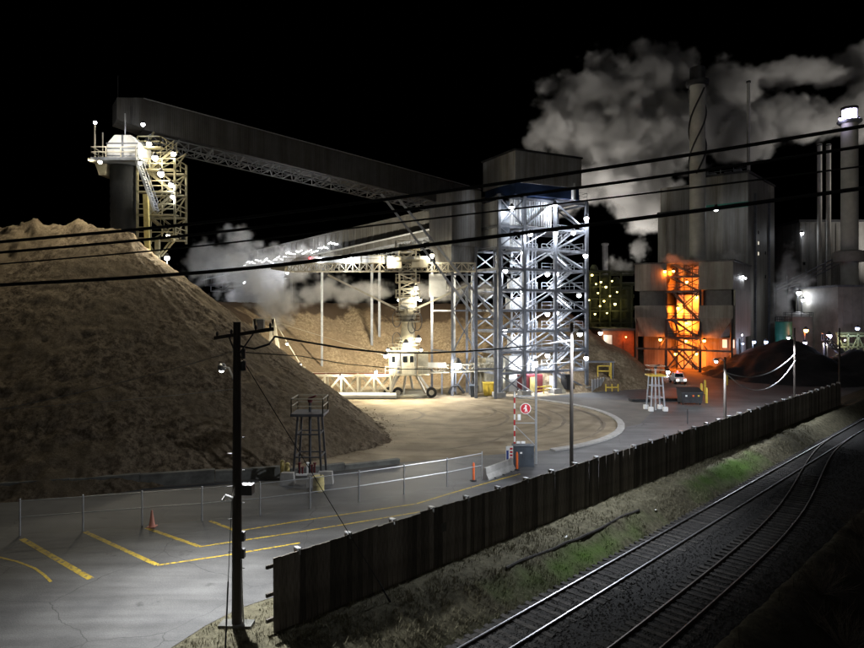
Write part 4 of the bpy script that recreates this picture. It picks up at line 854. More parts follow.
# lift shaft and bright pipe bundle in the middle bay
for s0, r in ((7.1, 0.24), (7.9, 0.16), (8.45, 0.12)): m = MB(); m.tube([T(s0, 3.2, 0), T(s0, 3.2, 24)], r, 10); m.build('riser_pipe', 'steel_grey', tw)
for li in range(1, 8):
    z0 = LV[li]; m = MB(); m.lbox(T, 4.5, 9.3, 3.9, 6.6, z0 + 0.19, z0 + 0.25); dk = m.build('deck', 'steel_light', tw); m = MB(); m.rail([T(4.5, 3.9, z0 + .25), T(9.3, 3.9, z0 + .25)], 1.05, 0.03, 1.0); m.build('guard_rail', 'steel_light', dk)
    m = MB(); m.beam(T(4.4, 2.0, z0 + .2), T(9.4, 2.0, LV[li + 1] - .2), 0.13); m.build('brace', 'steel_light', tw)
    if li in (2, 4, 5, 7): m = MB(); m.lbox(T, 5.0 + 0.3 * (li % 3), 6.6 + 0.2 * li % 2, 5.0, 6.4, z0 + .25, z0 + 1.9); m.build('control_cabinet', 'pale_sheet', tw)
m = MB(); m.truss(T(6.0, 4.4, 0.3), T(6.0, 4.4, 24), 1.4, 1.2, 14, 0.10); m.build('lift_shaft_frame', 'steel_light', tw)
m = MB(); m.truss(T(2.1, 3.4, 0.3), T(2.1, 3.4, 24), 1.2, 1.2, 14, 0.10); m.build('ladder_frame', 'steel_grey', tw)
# enclosed lit section below the top house
m = MB(); m.lbox(T, 2.5, 9.3, 0.5, 6.5, 23.9, 27.55); gx = m.build('ribbed_enclosure', 'pale_sheet', tw)
for k in range(17): m = MB(); m.lbox(T, 2.55 + k * 0.4, 2.72 + k * 0.4, 0.38, 0.497, 23.95, 27.5); m.build('panel_rib', 'ribbed_sheet', gx)
m = MB(); m.lbox(T, 0.3, 2.45, 1.0, 6.6, 20.9, 27.3); gl = m.build('blue_grey_enclosure', 'ribbed_sheet', tw)
for k in range(4): m = MB(); m.lbox(T, 0.35, 2.4, 0.93, 0.998, 21.0 + k * 1.6, 22.45 + k * 1.6); m.build('cladding_panel', 'blue_grey_paint' if k % 2 else 'steel_light', gl)
# top house; dark blue band paints in the shade under its soffit
m = MB(); m.lbox(T, 2.1, 13.6, -0.9, 7.6, 29.7, 34.0); hs = m.build('top_house', 'house_cladding', tw)
m = MB(); m.lbox(T, 1.9, 13.8, -1.1, 7.8, 34.003, 34.25); m.build('roof_edge', 'steel_dark', hs)
m = MB(); m.lbox(T, 2.3, 13.4, -0.7, 7.4, 28.05, 29.69); m.build('soffit_shade_band', 'soffit_shade_blue', tw)
for k in range(8): m = MB(); x = 2.1 + 11.5 * k / 7; m.lbox(T, x - 0.05, x + 0.05, -0.94, -0.903, 29.75, 33.95); m.build('seam', 'house_cladding', hs)
m = MB(); c = T(12.4, -0.5, 29.2); m.lathe(c, [(0.45, 28.0), (0.45, 30.4), (0.2, 30.6)], 10); m.build('vent_pipe', 'pale_sheet', tw)
m = MB(); m.lbox(T, 9.7, 15.6, -0.1, 7.1, 28.0, 28.2); dk = m.build('top_deck', 'steel_grey', tw); m = MB(); m.rail([T(13.8, 0, 28.2), T(15.5, 0, 28.2), T(15.5, 7, 28.2)], 1.1, 0.03); m.build('guard_rail', 'steel_light', dk)
# hopper house where the galleries meet
m = MB(); m.lbox(T, -5.2, -0.4, 4.0, 11.0, 21.0, 29.0); m.build('hopper_house', 'dark_cladding', tw)
m = MB(); m.hexa([T(-4.6, 4.6, 17.5), T(-1.6, 4.6, 17.5), T(-1.6, 9, 17.5), T(-4.6, 9, 17.5), T(-5, 4.2, 20.99), T(-.6, 4.2, 20.99), T(-.6, 10.5, 20.99), T(-5, 10.5, 20.99)]); m.build('hopper', 'dark_cladding', tw)
for s0, y0 in ((-5, 4.2), (-5, 10.5), (-1.2, 10.5), (-1.2, 4.2)):
    m = MB(); m.beam(T(s0, y0, 0), T(s0, y0, 21), 0.34); m.build('column', 'steel_grey', tw)
for z in (6.1, 11.9, 17.0):
    m = MB(); m.beam(T(-5, 4.2, z), T(0, 4.2, z), 0.22); m.build('girder', 'steel_grey', tw); m = MB(); m.beam(T(-5, 4.2, z), T(-5, 10.5, z), 0.22); m.build('girder', 'steel_grey', tw)
for z0, z1 in ((0.3, 6.1), (6.1, 11.9), (11.9, 17)):
    for q in (1, -1): a, b2 = (-5, -1.2)[::q]; m = MB(); m.beam(T(a, 4.2, z0), T(b2, 4.2, z1), 0.13); m.build('brace', 'steel_grey', tw)
# base: pale sheeted rooms, red cabinet, yellow rails, chutes
m = MB(); m.lbox(T, 4.5, 9.2, 4.2, 6.7, 0, 5.2); br = m.build('base_room', 'pale_sheet', tw)
m = MB(); m.lbox(T, 9.9, 15.0, 5.6, 6.7, 0, 3.0); m.build('base_room', 'pale_sheet', tw)
m = MB(); m.lbox(T, 0.5, 3.8, 4.2, 6.6, 0, 5.0); m.build('base_room', 'tan_paint', tw)
m = MB(); m.lbox(T, 5.2, 8.6, 1.6, 3.2, 0, 2.6); rc = m.build('red_cabinet', 'maroon_paint', tw); m = MB(); m.lbox(T, 6.3, 7.3, 1.52, 1.597, 0.1, 2.3); m.build('door', 'pale_yellow_paint', rc)
m = MB(); m.rail([T(6.5, 0.4, 0), T(9.2, 0.4, 0)], 1.0, 0.07, 0.9); m.build('yellow_rail', 'yellow_paint', tw)
m = MB(); m.hexa([T(9.7, -0.6, 0), T(11.2, -0.6, 0), T(11.2, 1.6, 0), T(9.7, 1.6, 0), T(9.8, 0.4, 2.4), T(10.3, 0.4, 2.4), T(10.3, 1.6, 2.4), T(9.8, 1.6, 2.4)]); m.build('sloped_chute', 'tan_paint', tw)
m = MB(); m.hexa([T(11.4, -0.4, 0.5), T(13.0, -0.4, 0.1), T(13.0, 1.0, 0.1), T(11.4, 1.0, 0.5), T(11.4, -0.4, 2.6), T(12.2, -0.4, 2.6), T(12.2, 1.0, 2.6), T(11.4, 1.0, 2.6)]); m.build('rubber_skirt', 'black_rubber', tw)
for (s0, y0, z0, pw) in ((8.9, -0.35, 26.9, 900), (14.6, -0.35, 25.4, 900), (9.0, -0.35, 22.9, 900), (14.9, -0.35, 20.0, 700), (9.0, 1.0, 17.2, 700), (14.8, 1.0, 14.2, 600), (9.0, 1.0, 11.4, 700), (14.9, 1.0, 8.4, 600), (9.0, 1.0, 5.4, 800), (15.0, -0.4, 4.9, 500), (7.0, 1.2, 4.4, 900), (1.5, -0.4, 26.0, 350), (5.0, 1.5, 14.6, 420), (5.0, 1.5, 20.3, 520), (5.2, 1.5, 8.6, 420), (12.2, 3.0, 17.4, 300), (12.2, 3.0, 11.6, 300), (12.2, 3.0, 23.2, 300), (4.6, -0.35, 22.6, 350), (2.1, 1.6, 9.0, 260), (2.1, 1.6, 17.5, 260)):
    if z0 > 21.5: lamp(tw, T(s0, -0.9, z0), pw * 1.0, 'lamp_white', 0.34)
    else: lamp(tw, T(s0, y0, z0), pw * 2.0, 'lamp_white', 0.34, aim=(-0.5, -0.6, -0.6) if s0 > 12 else (0.2, -1, -0.6) if y0 < 0 else (-0.1, 0.3, -1))

# ================================================================== MAIN CONVEYOR GALLERY
K0 = Vector((-28, 74, 0)); KD = Vector((29.3, 20, 0)); KU = KD.normalized(); KN = Vector((0.564, -0.826, 0))
def K(k, n, z): return K0 + KD * k + KN * n + Vector((0, 0, 34.9 - 3.7 * k + z))     # n towards the camera, z from the roof edge
ka, kb = -0.14, 1.21
cg = thing('conveyor_gallery', K(0.5, -1.7, -3.3), 'long dark enclosed conveyor gallery sloping up to the left', 'conveyor')
NP = 24
for i in range(NP):
    a = ka + (kb - ka) * i / NP; b2 = ka + (kb - ka) * (i + 1) / NP - 0.0006
    for n0, n1, zb, zt in ((-0.06, 0.0, -3.25, 0.0), (-3.4, -3.34, -3.25, 0.0)):
        m = MB(); m.hexa([K(a, n1, zb), K(b2, n1, zb), K(b2, n0, zb), K(a, n0, zb), K(a, n1, zt), K(b2, n1, zt), K(b2, n0, zt), K(a, n0, zt)]); m.build('side_panel', 'gallery_cladding', cg)
    m = MB(); m.hexa([K(a, 0.16, 0.003), K(b2, 0.16, 0.003), K(b2, -1.7, 0.30), K(a, -1.7, 0.30), K(a, 0.16, 0.07), K(b2, 0.16, 0.07), K(b2, -1.7, 0.37), K(a, -1.7, 0.37)]); m.build('roof_panel', 'gallery_cladding', cg)
    m = MB(); m.hexa([K(a, -1.7, 0.30), K(b2, -1.7, 0.30), K(b2, -3.56, 0.003), K(a, -3.56, 0.003), K(a, -1.7, 0.37), K(b2, -1.7, 0.37), K(b2, -3.56, 0.07), K(a, -3.56, 0.07)]); m.build('roof_panel', 'gallery_cladding', cg)
m = MB(); m.beam(K(ka, 0.17, 0.09), K(kb, 0.17, 0.09), 0.08); m.build('eaves_strip', 'galvanised', cg)
m = MB(); m.hexa([K(ka, 0, -3.35), K(kb, 0, -3.35), K(kb, -3.4, -3.35), K(ka, -3.4, -3.35), K(ka, 0, -3.26), K(kb, 0, -3.26), K(kb, -3.4, -3.26), K(ka, -3.4, -3.26)]); m.build('floor', 'steel_dark', cg)
m = MB(); m.truss(K(ka + 0.02, -1.7, -4.5), K(kb, -1.7, -4.25), 3.0, 0.85, 34, 0.11, faces='bsS'); m.build('floor_truss', 'steel_grey', cg)
for i in range(12):
    k = ka + 0.1 + i * 0.105; m = MB(); m.beam(K(k, 1.1, -3.9), K(k, -1.5, -4.45), 0.16, 0.2); m.build('bracket', 'steel_grey', cg)
m = MB(); m.hexa([K(ka, 0, -3.2), K(ka, -3.4, -3.2), K(ka - 0.075, -3.4, -2.9), K(ka - 0.075, 0, -2.9), K(ka, 0, 0.2), K(ka, -3.4, 0.2), K(ka - 0.075, -3.4, -0.55), K(ka - 0.075, 0, -0.55)]); m.build('head_hood', 'gallery_cladding', cg)
# inclined props down to a portal bent
b0 = P(476, 0, 87); b0.z = 0; b1 = P(495.5, 0, 86.6); b1.z = 0
m = MB(); m.beam(K(0.715, 0.1, -4.3), b0 + Vector((0, 0, 11)), 0.30); m.build('inclined_prop', 'steel_light', cg)
m = MB(); m.beam(K(0.79, 0.1, -4.3), b1 + Vector((0, 0, 11)), 0.30); m.build('inclined_prop', 'steel_light', cg)
for b_ in (b0, b1):
    m = MB(); m.beam(b_, b_ + Vector((0, 0, 17)), 0.42); m.build('bent_column', 'steel_grey', cg)
for z in (4.0, 10.8): m = MB(); m.beam(b0 + Vector((0, 0, z)), b1 + Vector((0, 0, z)), 0.3); m.build('bent_girder', 'steel_grey', cg)
# right prop pair and tie
m = MB(); m.beam(P(450, 250, 98), P(490, 218, 98), 0.3); m.build('tie', 'steel_light', cg); m = MB(); m.beam(P(449, 205, 98), P(449, 262, 98), 0.3); m.build('hanger', 'steel_grey', cg)

# ================================================================== REAR CONVEYOR GALLERY (lower, running down to the left)
Q0 = P(205, 263, 122); Q1 = P(492, 196, 102)
def Qp(t, n, z):
    d = (Q1 - Q0); dn = Vector((d.y, -d.x, 0)).normalized(); return Q0 + d * t + dn * n + Vector((0, 0, z))
rg = thing('conveyor_gallery', Qp(0.5, 0, -5), 'rear corrugated conveyor gallery fading into steam with a strip of added glow tubes', 'conveyor')
for i in range(16):
    a, b2 = i / 16, (i + 1) / 16 - 0.001
    m = MB(); m.hexa([Qp(a, 0, -4.2), Qp(b2, 0, -4.2), Qp(b2, -.08, -4.2), Qp(a, -.08, -4.2), Qp(a, 0, 0), Qp(b2, 0, 0), Qp(b2, -.08, 0), Qp(a, -.08, 0)]); m.build('side_panel', 'gallery_cladding', rg)
    for j in range(6):
        t = a + (b2 - a) * (j + 0.5) / 6; m = MB(); m.beam(Qp(t, 0.06, -4.15), Qp(t, 0.06, -0.05), 0.14, 0.14); 
        if j % 2 == 0: m.build('panel_rib', 'gallery_cladding', rg)
m = MB(); m.hexa([Qp(0, 0.3, 0.0), Qp(1, 0.3, 0.0), Qp(1, -4, 0.0), Qp(0, -4, 0.0), Qp(0, 0.3, 0.15), Qp(1, 0.3, 0.15), Qp(1, -4, 0.15), Qp(0, -4, 0.15)]); m.build('roof', 'gallery_cladding', rg)
m = MB(); m.hexa([Qp(0, 0, -4.4), Qp(1, 0, -4.4), Qp(1, -4, -4.4), Qp(0, -4, -4.4), Qp(0, 0, -4.22), Qp(1, 0, -4.22), Qp(1, -4, -4.22), Qp(0, -4, -4.22)]); m.build('floor', 'steel_grey', rg)
m = MB(); m.truss(Qp(0.02, -2, -5.6), Qp(0.98, -2, -5.6), 3.4, 1.2, 20, 0.16); m.build('floor_truss', 'steel_grey', rg)
m = MB(); m.beam(Qp(0, 0.9, -3.3), Qp(1, 0.9, -3.3), 0.9, 0.08); m.build('walkway', 'steel_light', rg)
for i in range(30):
    t = 0.16 + 0.34 * i / 29; n = 0.28; z = -2.2 + 0.25 * math.sin(i * 1.9) + 0.3 * math.sin(i * .5); m = MB(); m.tube([Qp(t, n, z), Qp(t + 0.0105, n, z + random.uniform(-.3, .3))], 0.05, 6); m.build('reflected_glow_tube', 'lamp_white', rg)  # glowing tubes stand for light reflected along the gallery wall
for px, py in ((276, 266), (292, 262)): lamp(rg, Qp(0.2 + (px - 276) / 100, 3.0, -5.8), 1700, 'lamp_white', 0.22, aim=(-1, -0.6, -0.1))  # floods added to brighten the yard steam
for t in (0.22, 0.33, 0.44): light(rg, Qp(t, 2.2, -1.4), 500, (0.95, 0.97, 1.0), 0.3)  # bare lights added to brighten the gallery side and steam
for t in (0.3, 0.62):
    p = Qp(t, -2, -5.6)
    for n in (-0.5, -3.5): a = Qp(t, n, -5.6); m = MB(); m.beam(Vector((a.x, a.y, 0)), a, 0.4); m.build('support_leg', 'steel_grey', rg)

# ================================================================== STACKING HEAD ON THE BARK PILE
DH = 70.0
sh_ = thing('stacking_tower', P(150, 255, DH), 'brightly lit stacking head with hopper, stairs and hanging chute over the bark pile', 'tower')
def hb(px0, px1, py0, py1, d0, dep): m = MB(); m.box(px_x(px0, d0), px_x(px1, d0), d0, d0 + dep, zz(py1, d0), zz(py0, d0)); return m
# hopper body with chamfered top
d0 = 68.2; x0, x1 = px_x(107, d0), px_x(138, d0); zb, zt = zz(158, d0), zz(135, d0); m = MB()
pr = [(x0, zb), (x1, zb), (x1, zt - 0.9), (x1 - 0.8, zt), (x0 + 0.8, zt), (x0, zt - 0.9)]; n_ = len(pr)
m.add([(x, d0, z) for x, z in pr] + [(x, d0 + 3.2, z) for x, z in pr], [list(range(n_)), list(range(n_, 2 * n_))[::-1]] + [[i, i + n_, (i + 1) % n_ + n_, (i + 1) % n_] for i in range(n_)]); hp = m.build('hopper_body', 'white_paint', sh_)
for z in (zb + 0.25, (zb + zt) / 2 - 0.2, zt - 0.9): m = MB(); m.box(x0 - 0.06, x1 + 0.06, d0 - 0.09, d0 - 0.003, z - 0.07, z + 0.07); m.build('band', 'steel_grey', hp)
m = MB(); m.box((x0 + x1) / 2 - 0.1, (x0 + x1) / 2 + 0.1, d0 - 0.07, d0 - 0.004, zb, zt); m.build('seam', 'steel_grey', hp)
m = MB(); m.tube([((x0 + x1) / 2 - 0.2, d0 + 1, zt), ((x0 + x1) / 2 - 0.2, d0 + 1, zt + 2.6)], 0.07, 7); m.build('vent_mast', 'galvanised', sh_)
m = MB(); zf = zz(160, d0); m.box(px_x(97, d0), px_x(142, d0), d0 - 1.3, d0 + 3.4, zf - 0.3, zf); dk = m.build('deck', 'steel_grey', sh_)
m = MB(); m.rail([(px_x(97, d0), d0 + 3.4, zf), (px_x(97, d0), d0 - 1.2, zf), (px_x(141, d0), d0 - 1.2, zf)], 1.1, 0.04, 1.4); m.build('guard_rail', 'cream_paint', dk)
m = MB(); m.tube([(px_x(95, d0), d0, zf - 0.2), (px_x(95, d0), d0, zz(125, d0))], 0.09, 7); m.tube([(px_x(98, d0), d0 + 1, zf - 0.2), (px_x(98, d0), d0 + 1, zz(130, d0))], 0.06, 7); m.build('lamp_mast', 'cream_paint', sh_)
m = MB(); m.box(px_x(94, d0), px_x(100, d0), d0 - 1.2, d0 + 2, zf - 0.35, zf - 0.05); m.hexa([(px_x(99, d0), d0, zf - 1.6), (px_x(105, d0), d0, zf - 1.6), (px_x(105, d0), d0 + 2, zf - 1.6), (px_x(99, d0), d0 + 2, zf - 1.6), (px_x(95, d0), d0, zf - .36), (px_x(106, d0), d0, zf - .36), (px_x(106, d0), d0 + 2, zf - .36), (px_x(95, d0), d0 + 2, zf - .36)]); m.build('side_bracket', 'tan_paint', sh_)
# dark hanging sleeve with pleats
m = MB(); c = Vector((px_x(123, 69.7), 69.9, 0)); pr = []; z1_ = zf - 0.31; z0_ = 20.2; k = 0
prof = [(1.38 + (0.06 if i % 2 else 0) - 0.004 * i, z1_ - (z1_ - z0_) * i / 18) for i in range(19)]; m.lathe(c, prof[::-1], 20); m.build('dust_sleeve', 'dust_sleeve', sh_)
# stair tower: four legs down into the pile, decks, flights
xs0, xs1 = px_x(140, DH), px_x(177, DH); ys0, ys1 = DH - 0.6, DH + 2.6; zt_, zbm = zz(146, DH), zz(238, DH)
for x in (xs0, xs1):
    for y in (ys0, ys1): m = MB(); m.beam((x, y, zbm - 0.4), (x, y, zt_ if x == xs0 else zz(160, DH)), 0.2); m.build('leg', 'stair_paint', sh_)
lv = [zz(q, DH) for q in (238, 215, 192, 170, 148)]
for i, z in enumerate(lv):
    m = MB(); xe = xs1 if i < 4 else xs0 + 2.5; m.box(xs0 - 0.1, xe + 0.1, ys0 - 0.1, ys0 + 0.9, z - 0.12, z); m.box(xs0 - 0.1, xe + .1, ys1 - 0.9, ys1 + .1, z - .12, z); dk = m.build('deck', 'stair_paint', sh_)
    m = MB(); m.rail([(xs0, ys0 - 0.05, z), (xe, ys0 - 0.05, z), (xe, ys1, z)], 1.1, 0.05, 1.1); m.build('guard_rail', 'stair_paint', dk)
    if i < 4:
        a, b2 = (xs0 + 0.5, xs1 - 0.5)[::(1 if i % 2 else -1)]; m = MB(); m.stair((a, DH + 1.0, z), (b2, DH + 1.0, lv[i + 1]), 0.9, (0, 1, 0)); m.build('stair_flight', 'stair_paint', sh_)
        m = MB(); m.beam((xs0, ys1, z), (xs1, ys1, lv[i + 1]), 0.12); m.beam((xs1, ys0, z), (xs1, ys1, lv[i + 1]), 0.12); m.build('brace', 'stair_paint', sh_)
m = MB(); m.stair((px_x(158, d0), d0 - .4, zz(212, d0)), (px_x(139, d0), d0 - .4, zz(160, d0)), 0.9, (0, 1, 0)); m.build('stair_flight', 'steel_light', sh_)
m = MB(); m.beam((px_x(152.5, DH), DH - 1.0, 16.0), (px_x(150, DH), DH - 1.0, zz(196, DH)), 0.5, 0.4); m.build('post', 'pale_yellow_paint', sh_)
m = MB(); m.beam((px_x(156, DH), DH + 0.4, 15.5), (px_x(156, DH), DH + 0.4, zbm), 0.45); m.build('post', 'stair_paint', sh_)
for a, b2 in ((176, 160), (172, 157), (141, 153), (145, 155)):
    m = MB(); m.beam((px_x(a, DH), DH + 0.2, zbm), (px_x(b2, DH), DH + 0.4, zz(256, DH)), 0.14); m.build('knee_brace', 'stair_paint', sh_)
m = MB(); m.tube([P(167, 272, DH), P(167, 259, DH)], 0.07, 6); m.build('lamp_mast', 'stair_paint', sh_)
for px, py, dd, pw, mm, r in ((143, 124.5, 68.5, 260, 'lamp_white', .26), (95, 122.5, 68.2, 120, 'lamp_white', .22), (149, 144, 69, 800, 'lamp_warm', .34), (155, 158, 68.7, 900, 'lamp_warm', .4), (173.5, 154, 69, 700, 'lamp_warm', .34), (161, 174, 68.8, 900, 'lamp_warm', .42), (171, 185, 69, 500, 'lamp_white', .34), (172.5, 197, 69, 400, 'lamp_white', .26), (167, 258, 69.5, 420, 'lamp_white', .34)):
    lamp(sh_, P(px, py, dd), pw * 0.16, mm, r * 0.8)
light(sh_, (px_x(119, d0), d0 - 3.0, zz(146, d0)), 420, (1, 0.95, 0.85), 0.3)  # fill light without fixture, added to brighten the hopper front
for px, py, ax in ((100, 162, (-0.9, -0.5, -0.8)), (140, 163, (-0.1, -1, -0.9)), (168, 236, (0.5, -1, -0.7))): lamp(sh_, P(px, py, d0 - 1.6 if py < 200 else 68.6), 4000, 'lamp_warm', 0.2, aim=ax)  # floods added on the head to light the bark pile
m = MB(); m.tube([(px_x(118, 71), 71, 35.0), (px_x(118, 71), 71, 38.0)], 0.04, 5); m.build('lightning_rod', 'steel_dark', sh_)
for p in (K(ka + 0.03, 0, -3.35), K(ka + 0.06, -3.3, -3.35)): m = MB(); m.beam(p, Vector((px_x(142, DH), DH + (0.5 if p.y < 72 else 2.6), zz(150, DH))), 0.18); m.build('hanger', 'stair_paint', sh_)

# ================================================================== STACKER RECLAIMER MACHINE
M0 = Vector((-3.4, 90.0, 0)); dm_ = 90.0
mc = thing('stacker_reclaimer', M0, 'cream stacker reclaimer machine with cab, mast and lattice booms in the sand yard', 'machine')
def X(px, d=dm_): return px_x(px, d)
def Zp(py, d=dm_): return zz(py, d)
m = MB(); m.lathe(M0, [(3.6, 0.012), (3.6, 0.35), (3.2, 0.5), (0.1, 0.5)], 28); m.build('slewing_base', 'tan_paint', mc)
for a0 in range(6):
    an = R(60 * a0 + 20); p = M0 + Vector((math.cos(an) * 3.4, math.sin(an) * 3.0, 0.4)); q = M0 + Vector((math.cos(an) * 1.5, math.sin(an) * 1.4, Zp(374))); m = MB(); m.beam(p, q, 0.28); m.build('leg', 'cream_paint', mc)
for px in (431.5, 399, 390):
    m = MB(); c = Vector((X(px), dm_ - 2.6, 0.75)); m.tube([c + Vector((0, -0.25, 0)), c + Vector((0, 0.25, 0))], 0.72, 18); w = m.build('wheel', 'black_rubber', mc); m = MB(); m.tube([c + Vector((0, -0.3, 0)), c + Vector((0, 0.3, 0))], 0.36, 14); m.build('rim', 'cream_paint', w)
# cab
m = MB(); m.box(X(390), X(417), dm_ - 2.4, dm_ + 1.8, Zp(373), Zp(351)); cab = m.build('cab', 'cream_paint', mc)
m = MB(); m.box(X(389), X(418.5), dm_ - 2.8, dm_ + 2.1, Zp(351) + 0.003, Zp(351) + 0.22); m.build('roof', 'cream_paint', cab)
for a, b2 in ((393, 396), (410.5, 414)): m = MB(); m.box(X(a), X(b2), dm_ - 2.44, dm_ - 2.395, Zp(361), Zp(355)); m.build('window', 'window_dark', cab)
for a, b2, q0, q1 in ((398, 400.5, 371.5, 358), (403.5, 408, 361, 355)): m = MB(); m.box(X(a), X(b2), dm_ - 2.44, dm_ - 2.395, Zp(q0), Zp(q1)); m.build('door' if q0 > 370 else 'window', 'steel_grey' if q0 > 370 else 'window_dark', cab)
m = MB(); m.rail([(X(390), dm_ - 2.7, Zp(351) + .22), (X(418), dm_ - 2.7, Zp(351) + .22)], 0.9, 0.03, 1.0); m.build('roof_rail', 'tan_paint', cab)
for a in (401, 415.5): m = MB(); m.tube([(X(a), dm_ - 2.5, Zp(372)), (X(a), dm_ - 2.5, Zp(352))], 0.06, 6); m.build('conduit', 'steel_dark', cab)
m = MB(); m.box(X(392), X(397), dm_ - 0.8, dm_ + 0.6, Zp(351) + .225, Zp(347)); m.build('air_unit', 'tan_paint', cab)
m = MB(); m.box(X(418), X(428), dm_ - 1.8, dm_ + 2.0, Zp(374), Zp(352)); m.build('machinery_house', 'tan_paint', mc)
m = MB(); m.box(X(387), X(430), dm_ - 3.4, dm_ - 2.5, Zp(373.5), Zp(372.5)); dk = m.build('catwalk', 'tan_paint', mc); m = MB(); m.rail([(X(387), dm_ - 3.35, Zp(372.5)), (X(430), dm_ - 3.35, Zp(372.5))], 1.1, 0.035, 1.0); m.build('guard_rail', 'cream_paint', dk)
m = MB(); m.stair((X(391), dm_ - 3.6, 0.02), (X(398), dm_ - 3.2, Zp(373)), 0.8, (0, 1, 0)); m.build('ladder', 'cream_paint', mc)
# mast: turned column then lattice
m = MB(); m.lathe(M0, [(1.35, Zp(351)), (1.0, Zp(338)), (0.85, Zp(322)), (1.25, Zp(314)), (1.25, Zp(309))], 16); m.build('mast_column', 'tan_paint', mc)
for k, (px, py, r) in enumerate(((417, 321, 0.95), (397, 319, 0.8), (397, 340, 0.8), (412, 326, 0.7))):
    m = MB(); c = Vector((X(px), dm_ - 0.9, Zp(py))); m.tube([c + Vector((math.cos(t) * r * 0.75, 0, math.sin(t) * r * 1.4)) for t in np.linspace(0, 6.28, 17)], 0.06, 5, False); m.build('hose_loop', 'steel_dark', mc)
for py in (314, 322, 345): m = MB(); m.lathe(M0, [(1.75, Zp(py)), (1.75, Zp(py) + 0.1)], 14); dk = m.build('mast_deck', 'tan_paint', mc); m = MB(); ring = [M0 + Vector((math.cos(t) * 1.7, math.sin(t) * 1.7, Zp(py) + 0.1)) for t in np.linspace(0, 6.28, 9)]; m.rail(ring, 0.9, 0.03, 2); m.build('guard_rail', 'cream_paint', dk)
m = MB(); m.truss((M0.x, dm_ - 1.0, Zp(310)), (M0.x, dm_ - 1.0, Zp(246)), 2.3, 2.0, 9, 0.17); m.build('lattice_mast', 'cream_paint', mc)
m = MB(); m.box(M0.x - 1.0, M0.x + 1.0, dm_ - 0.7, dm_ + 0.8, Zp(309), Zp(297)); m.build('control_box', 'pale_sheet', mc)
for py in (298, 283, 262, 250): m = MB(); m.box(M0.x - 1.7, M0.x + 1.7, dm_ - 1.7, dm_ + 1.7, Zp(py), Zp(py) + 0.1); dk = m.build('mast_deck', 'tan_paint', mc); m = MB(); z = Zp(py) + .1; m.rail([(M0.x - 1.65, dm_ + 1.65, z), (M0.x - 1.65, dm_ - 1.65, z), (M0.x + 1.65, dm_ - 1.65, z), (M0.x + 1.65, dm_ + 1.65, z)], 1.0, 0.035, 1.1); m.build('guard_rail', 'cream_paint', dk)
# upper boom
zb = Zp(271.5); m = MB(); m.truss((X(286), dm_, zb), (X(475), dm_, zb), 1.8, 1.15, 28, 0.13); bo = m.build('upper_boom', 'cream_paint', mc)
m = MB(); m.hexa([(X(272), dm_ - .7, zb + .3), (X(286), dm_ - .9, zb), (X(286), dm_ + .9, zb), (X(272), dm_ + .7, zb + .3), (X(272), dm_ - .7, zb + .6), (X(286), dm_ - .9, zb + 1.15), (X(286), dm_ + .9, zb + 1.15), (X(272), dm_ + .7, zb + .6)]); m.build('boom_tip', 'tan_paint', mc)
m = MB(); m.hexa([(X(290), dm_ - .8, zb + 1.2), (X(430), dm_ - .8, zb + 1.2), (X(430), dm_ + .8, zb + 1.2), (X(290), dm_ + .8, zb + 1.2), (X(300), dm_ - .8, zb + 2.1), (X(430), dm_ - .8, zb + 2.1), (X(430), dm_ + .8, zb + 2.1), (X(300), dm_ + .8, zb + 2.1)]); m.build('boom_cover', 'pale_sheet', bo)
m = MB(); m.rail([(X(286), dm_ - 0.95, zb + 1.2), (X(396), dm_ - 0.95, zb + 1.2)], 1.0, 0.03, 1.6); m.build('guard_rail', 'cream_paint', bo)
for a, b2, q0, q1 in ((388, 402, 269, 258), (412, 428, 268, 260)): m = MB(); m.box(X(a), X(b2), dm_ - 1.4, dm_ + 1.4, Zp(q0), Zp(q1)); m.build('drive_housing', 'cream_paint', mc)
m = MB(); m.box(X(429), X(446), dm_ - 0.5, dm_ - 0.4, Zp(297), Zp(274)); m.build('wind_sheet', 'pale_sheet', mc)
for a, b2 in (((328, 275), (397, 309)), ((472, 283), (415, 309))): m = MB(); m.beam(P(*a, dm_ - .4), P(*b2, dm_ - .4), 0.26); m.build('stay', 'cream_paint', mc)
m = MB(); m.beam((X(468), dm_ + 3, 0), (X(468), dm_ + 3, zb), 0.34); m.build('support_leg', 'steel_grey', mc)
m = MB(); m.beam((X(322, 100), 100, 0), (X(322, 100), 100, zz(272, 100)), 0.3); po = m.top('steel_post', 'steel_light', 'slim pale post behind the upper boom of the machine', 'post')
# lower reclaimer boom to the left with A-frame
z0 = 0.5; m = MB(); m.truss((X(391, 88), 88, z0), (X(246, 88), 88, z0), 2.6, Zp(374.5, 88) - z0, 9, 0.30, faces='sSb'); rb = m.build('reclaimer_boom', 'cream_paint', mc)
m = MB(); m.tube([(X(396, 86), 86.2, 0.45), (X(250, 86), 86.2, 0.45)], 0.42, 10); m.build('scraper_tube', 'pale_sheet', rb)
m = MB(); m.beam((X(250, 88), 88, Zp(373.5, 88)), (X(392, 88), 88, Zp(373.5, 88)), 0.5, 0.16); m.build('walkway', 'rust_brown', rb)
for px in (257, 275):
    tpx = px - 2; m = MB()
    for off in (-8, 8): m.beam((X(px + off, 88), 88, Zp(350, 88) - 3.5), (X(tpx, 88), 88, Zp(319, 88)), 0.42)
    m.build('a_frame', 'cream_paint', mc)
m = MB(); m.beam((X(255, 88), 88, Zp(319, 88)), (X(273, 88), 88, Zp(319, 88)), 0.16); m.beam((X(273, 88), 88, Zp(319, 88)), (X(303, 88), 88, Zp(368, 88)), 0.08); m.beam((X(266, 88), 88, Zp(319, 88)), (X(400, 88), 88, Zp(360, 88)), 0.05); m.build('stay', 'cream_paint', mc)
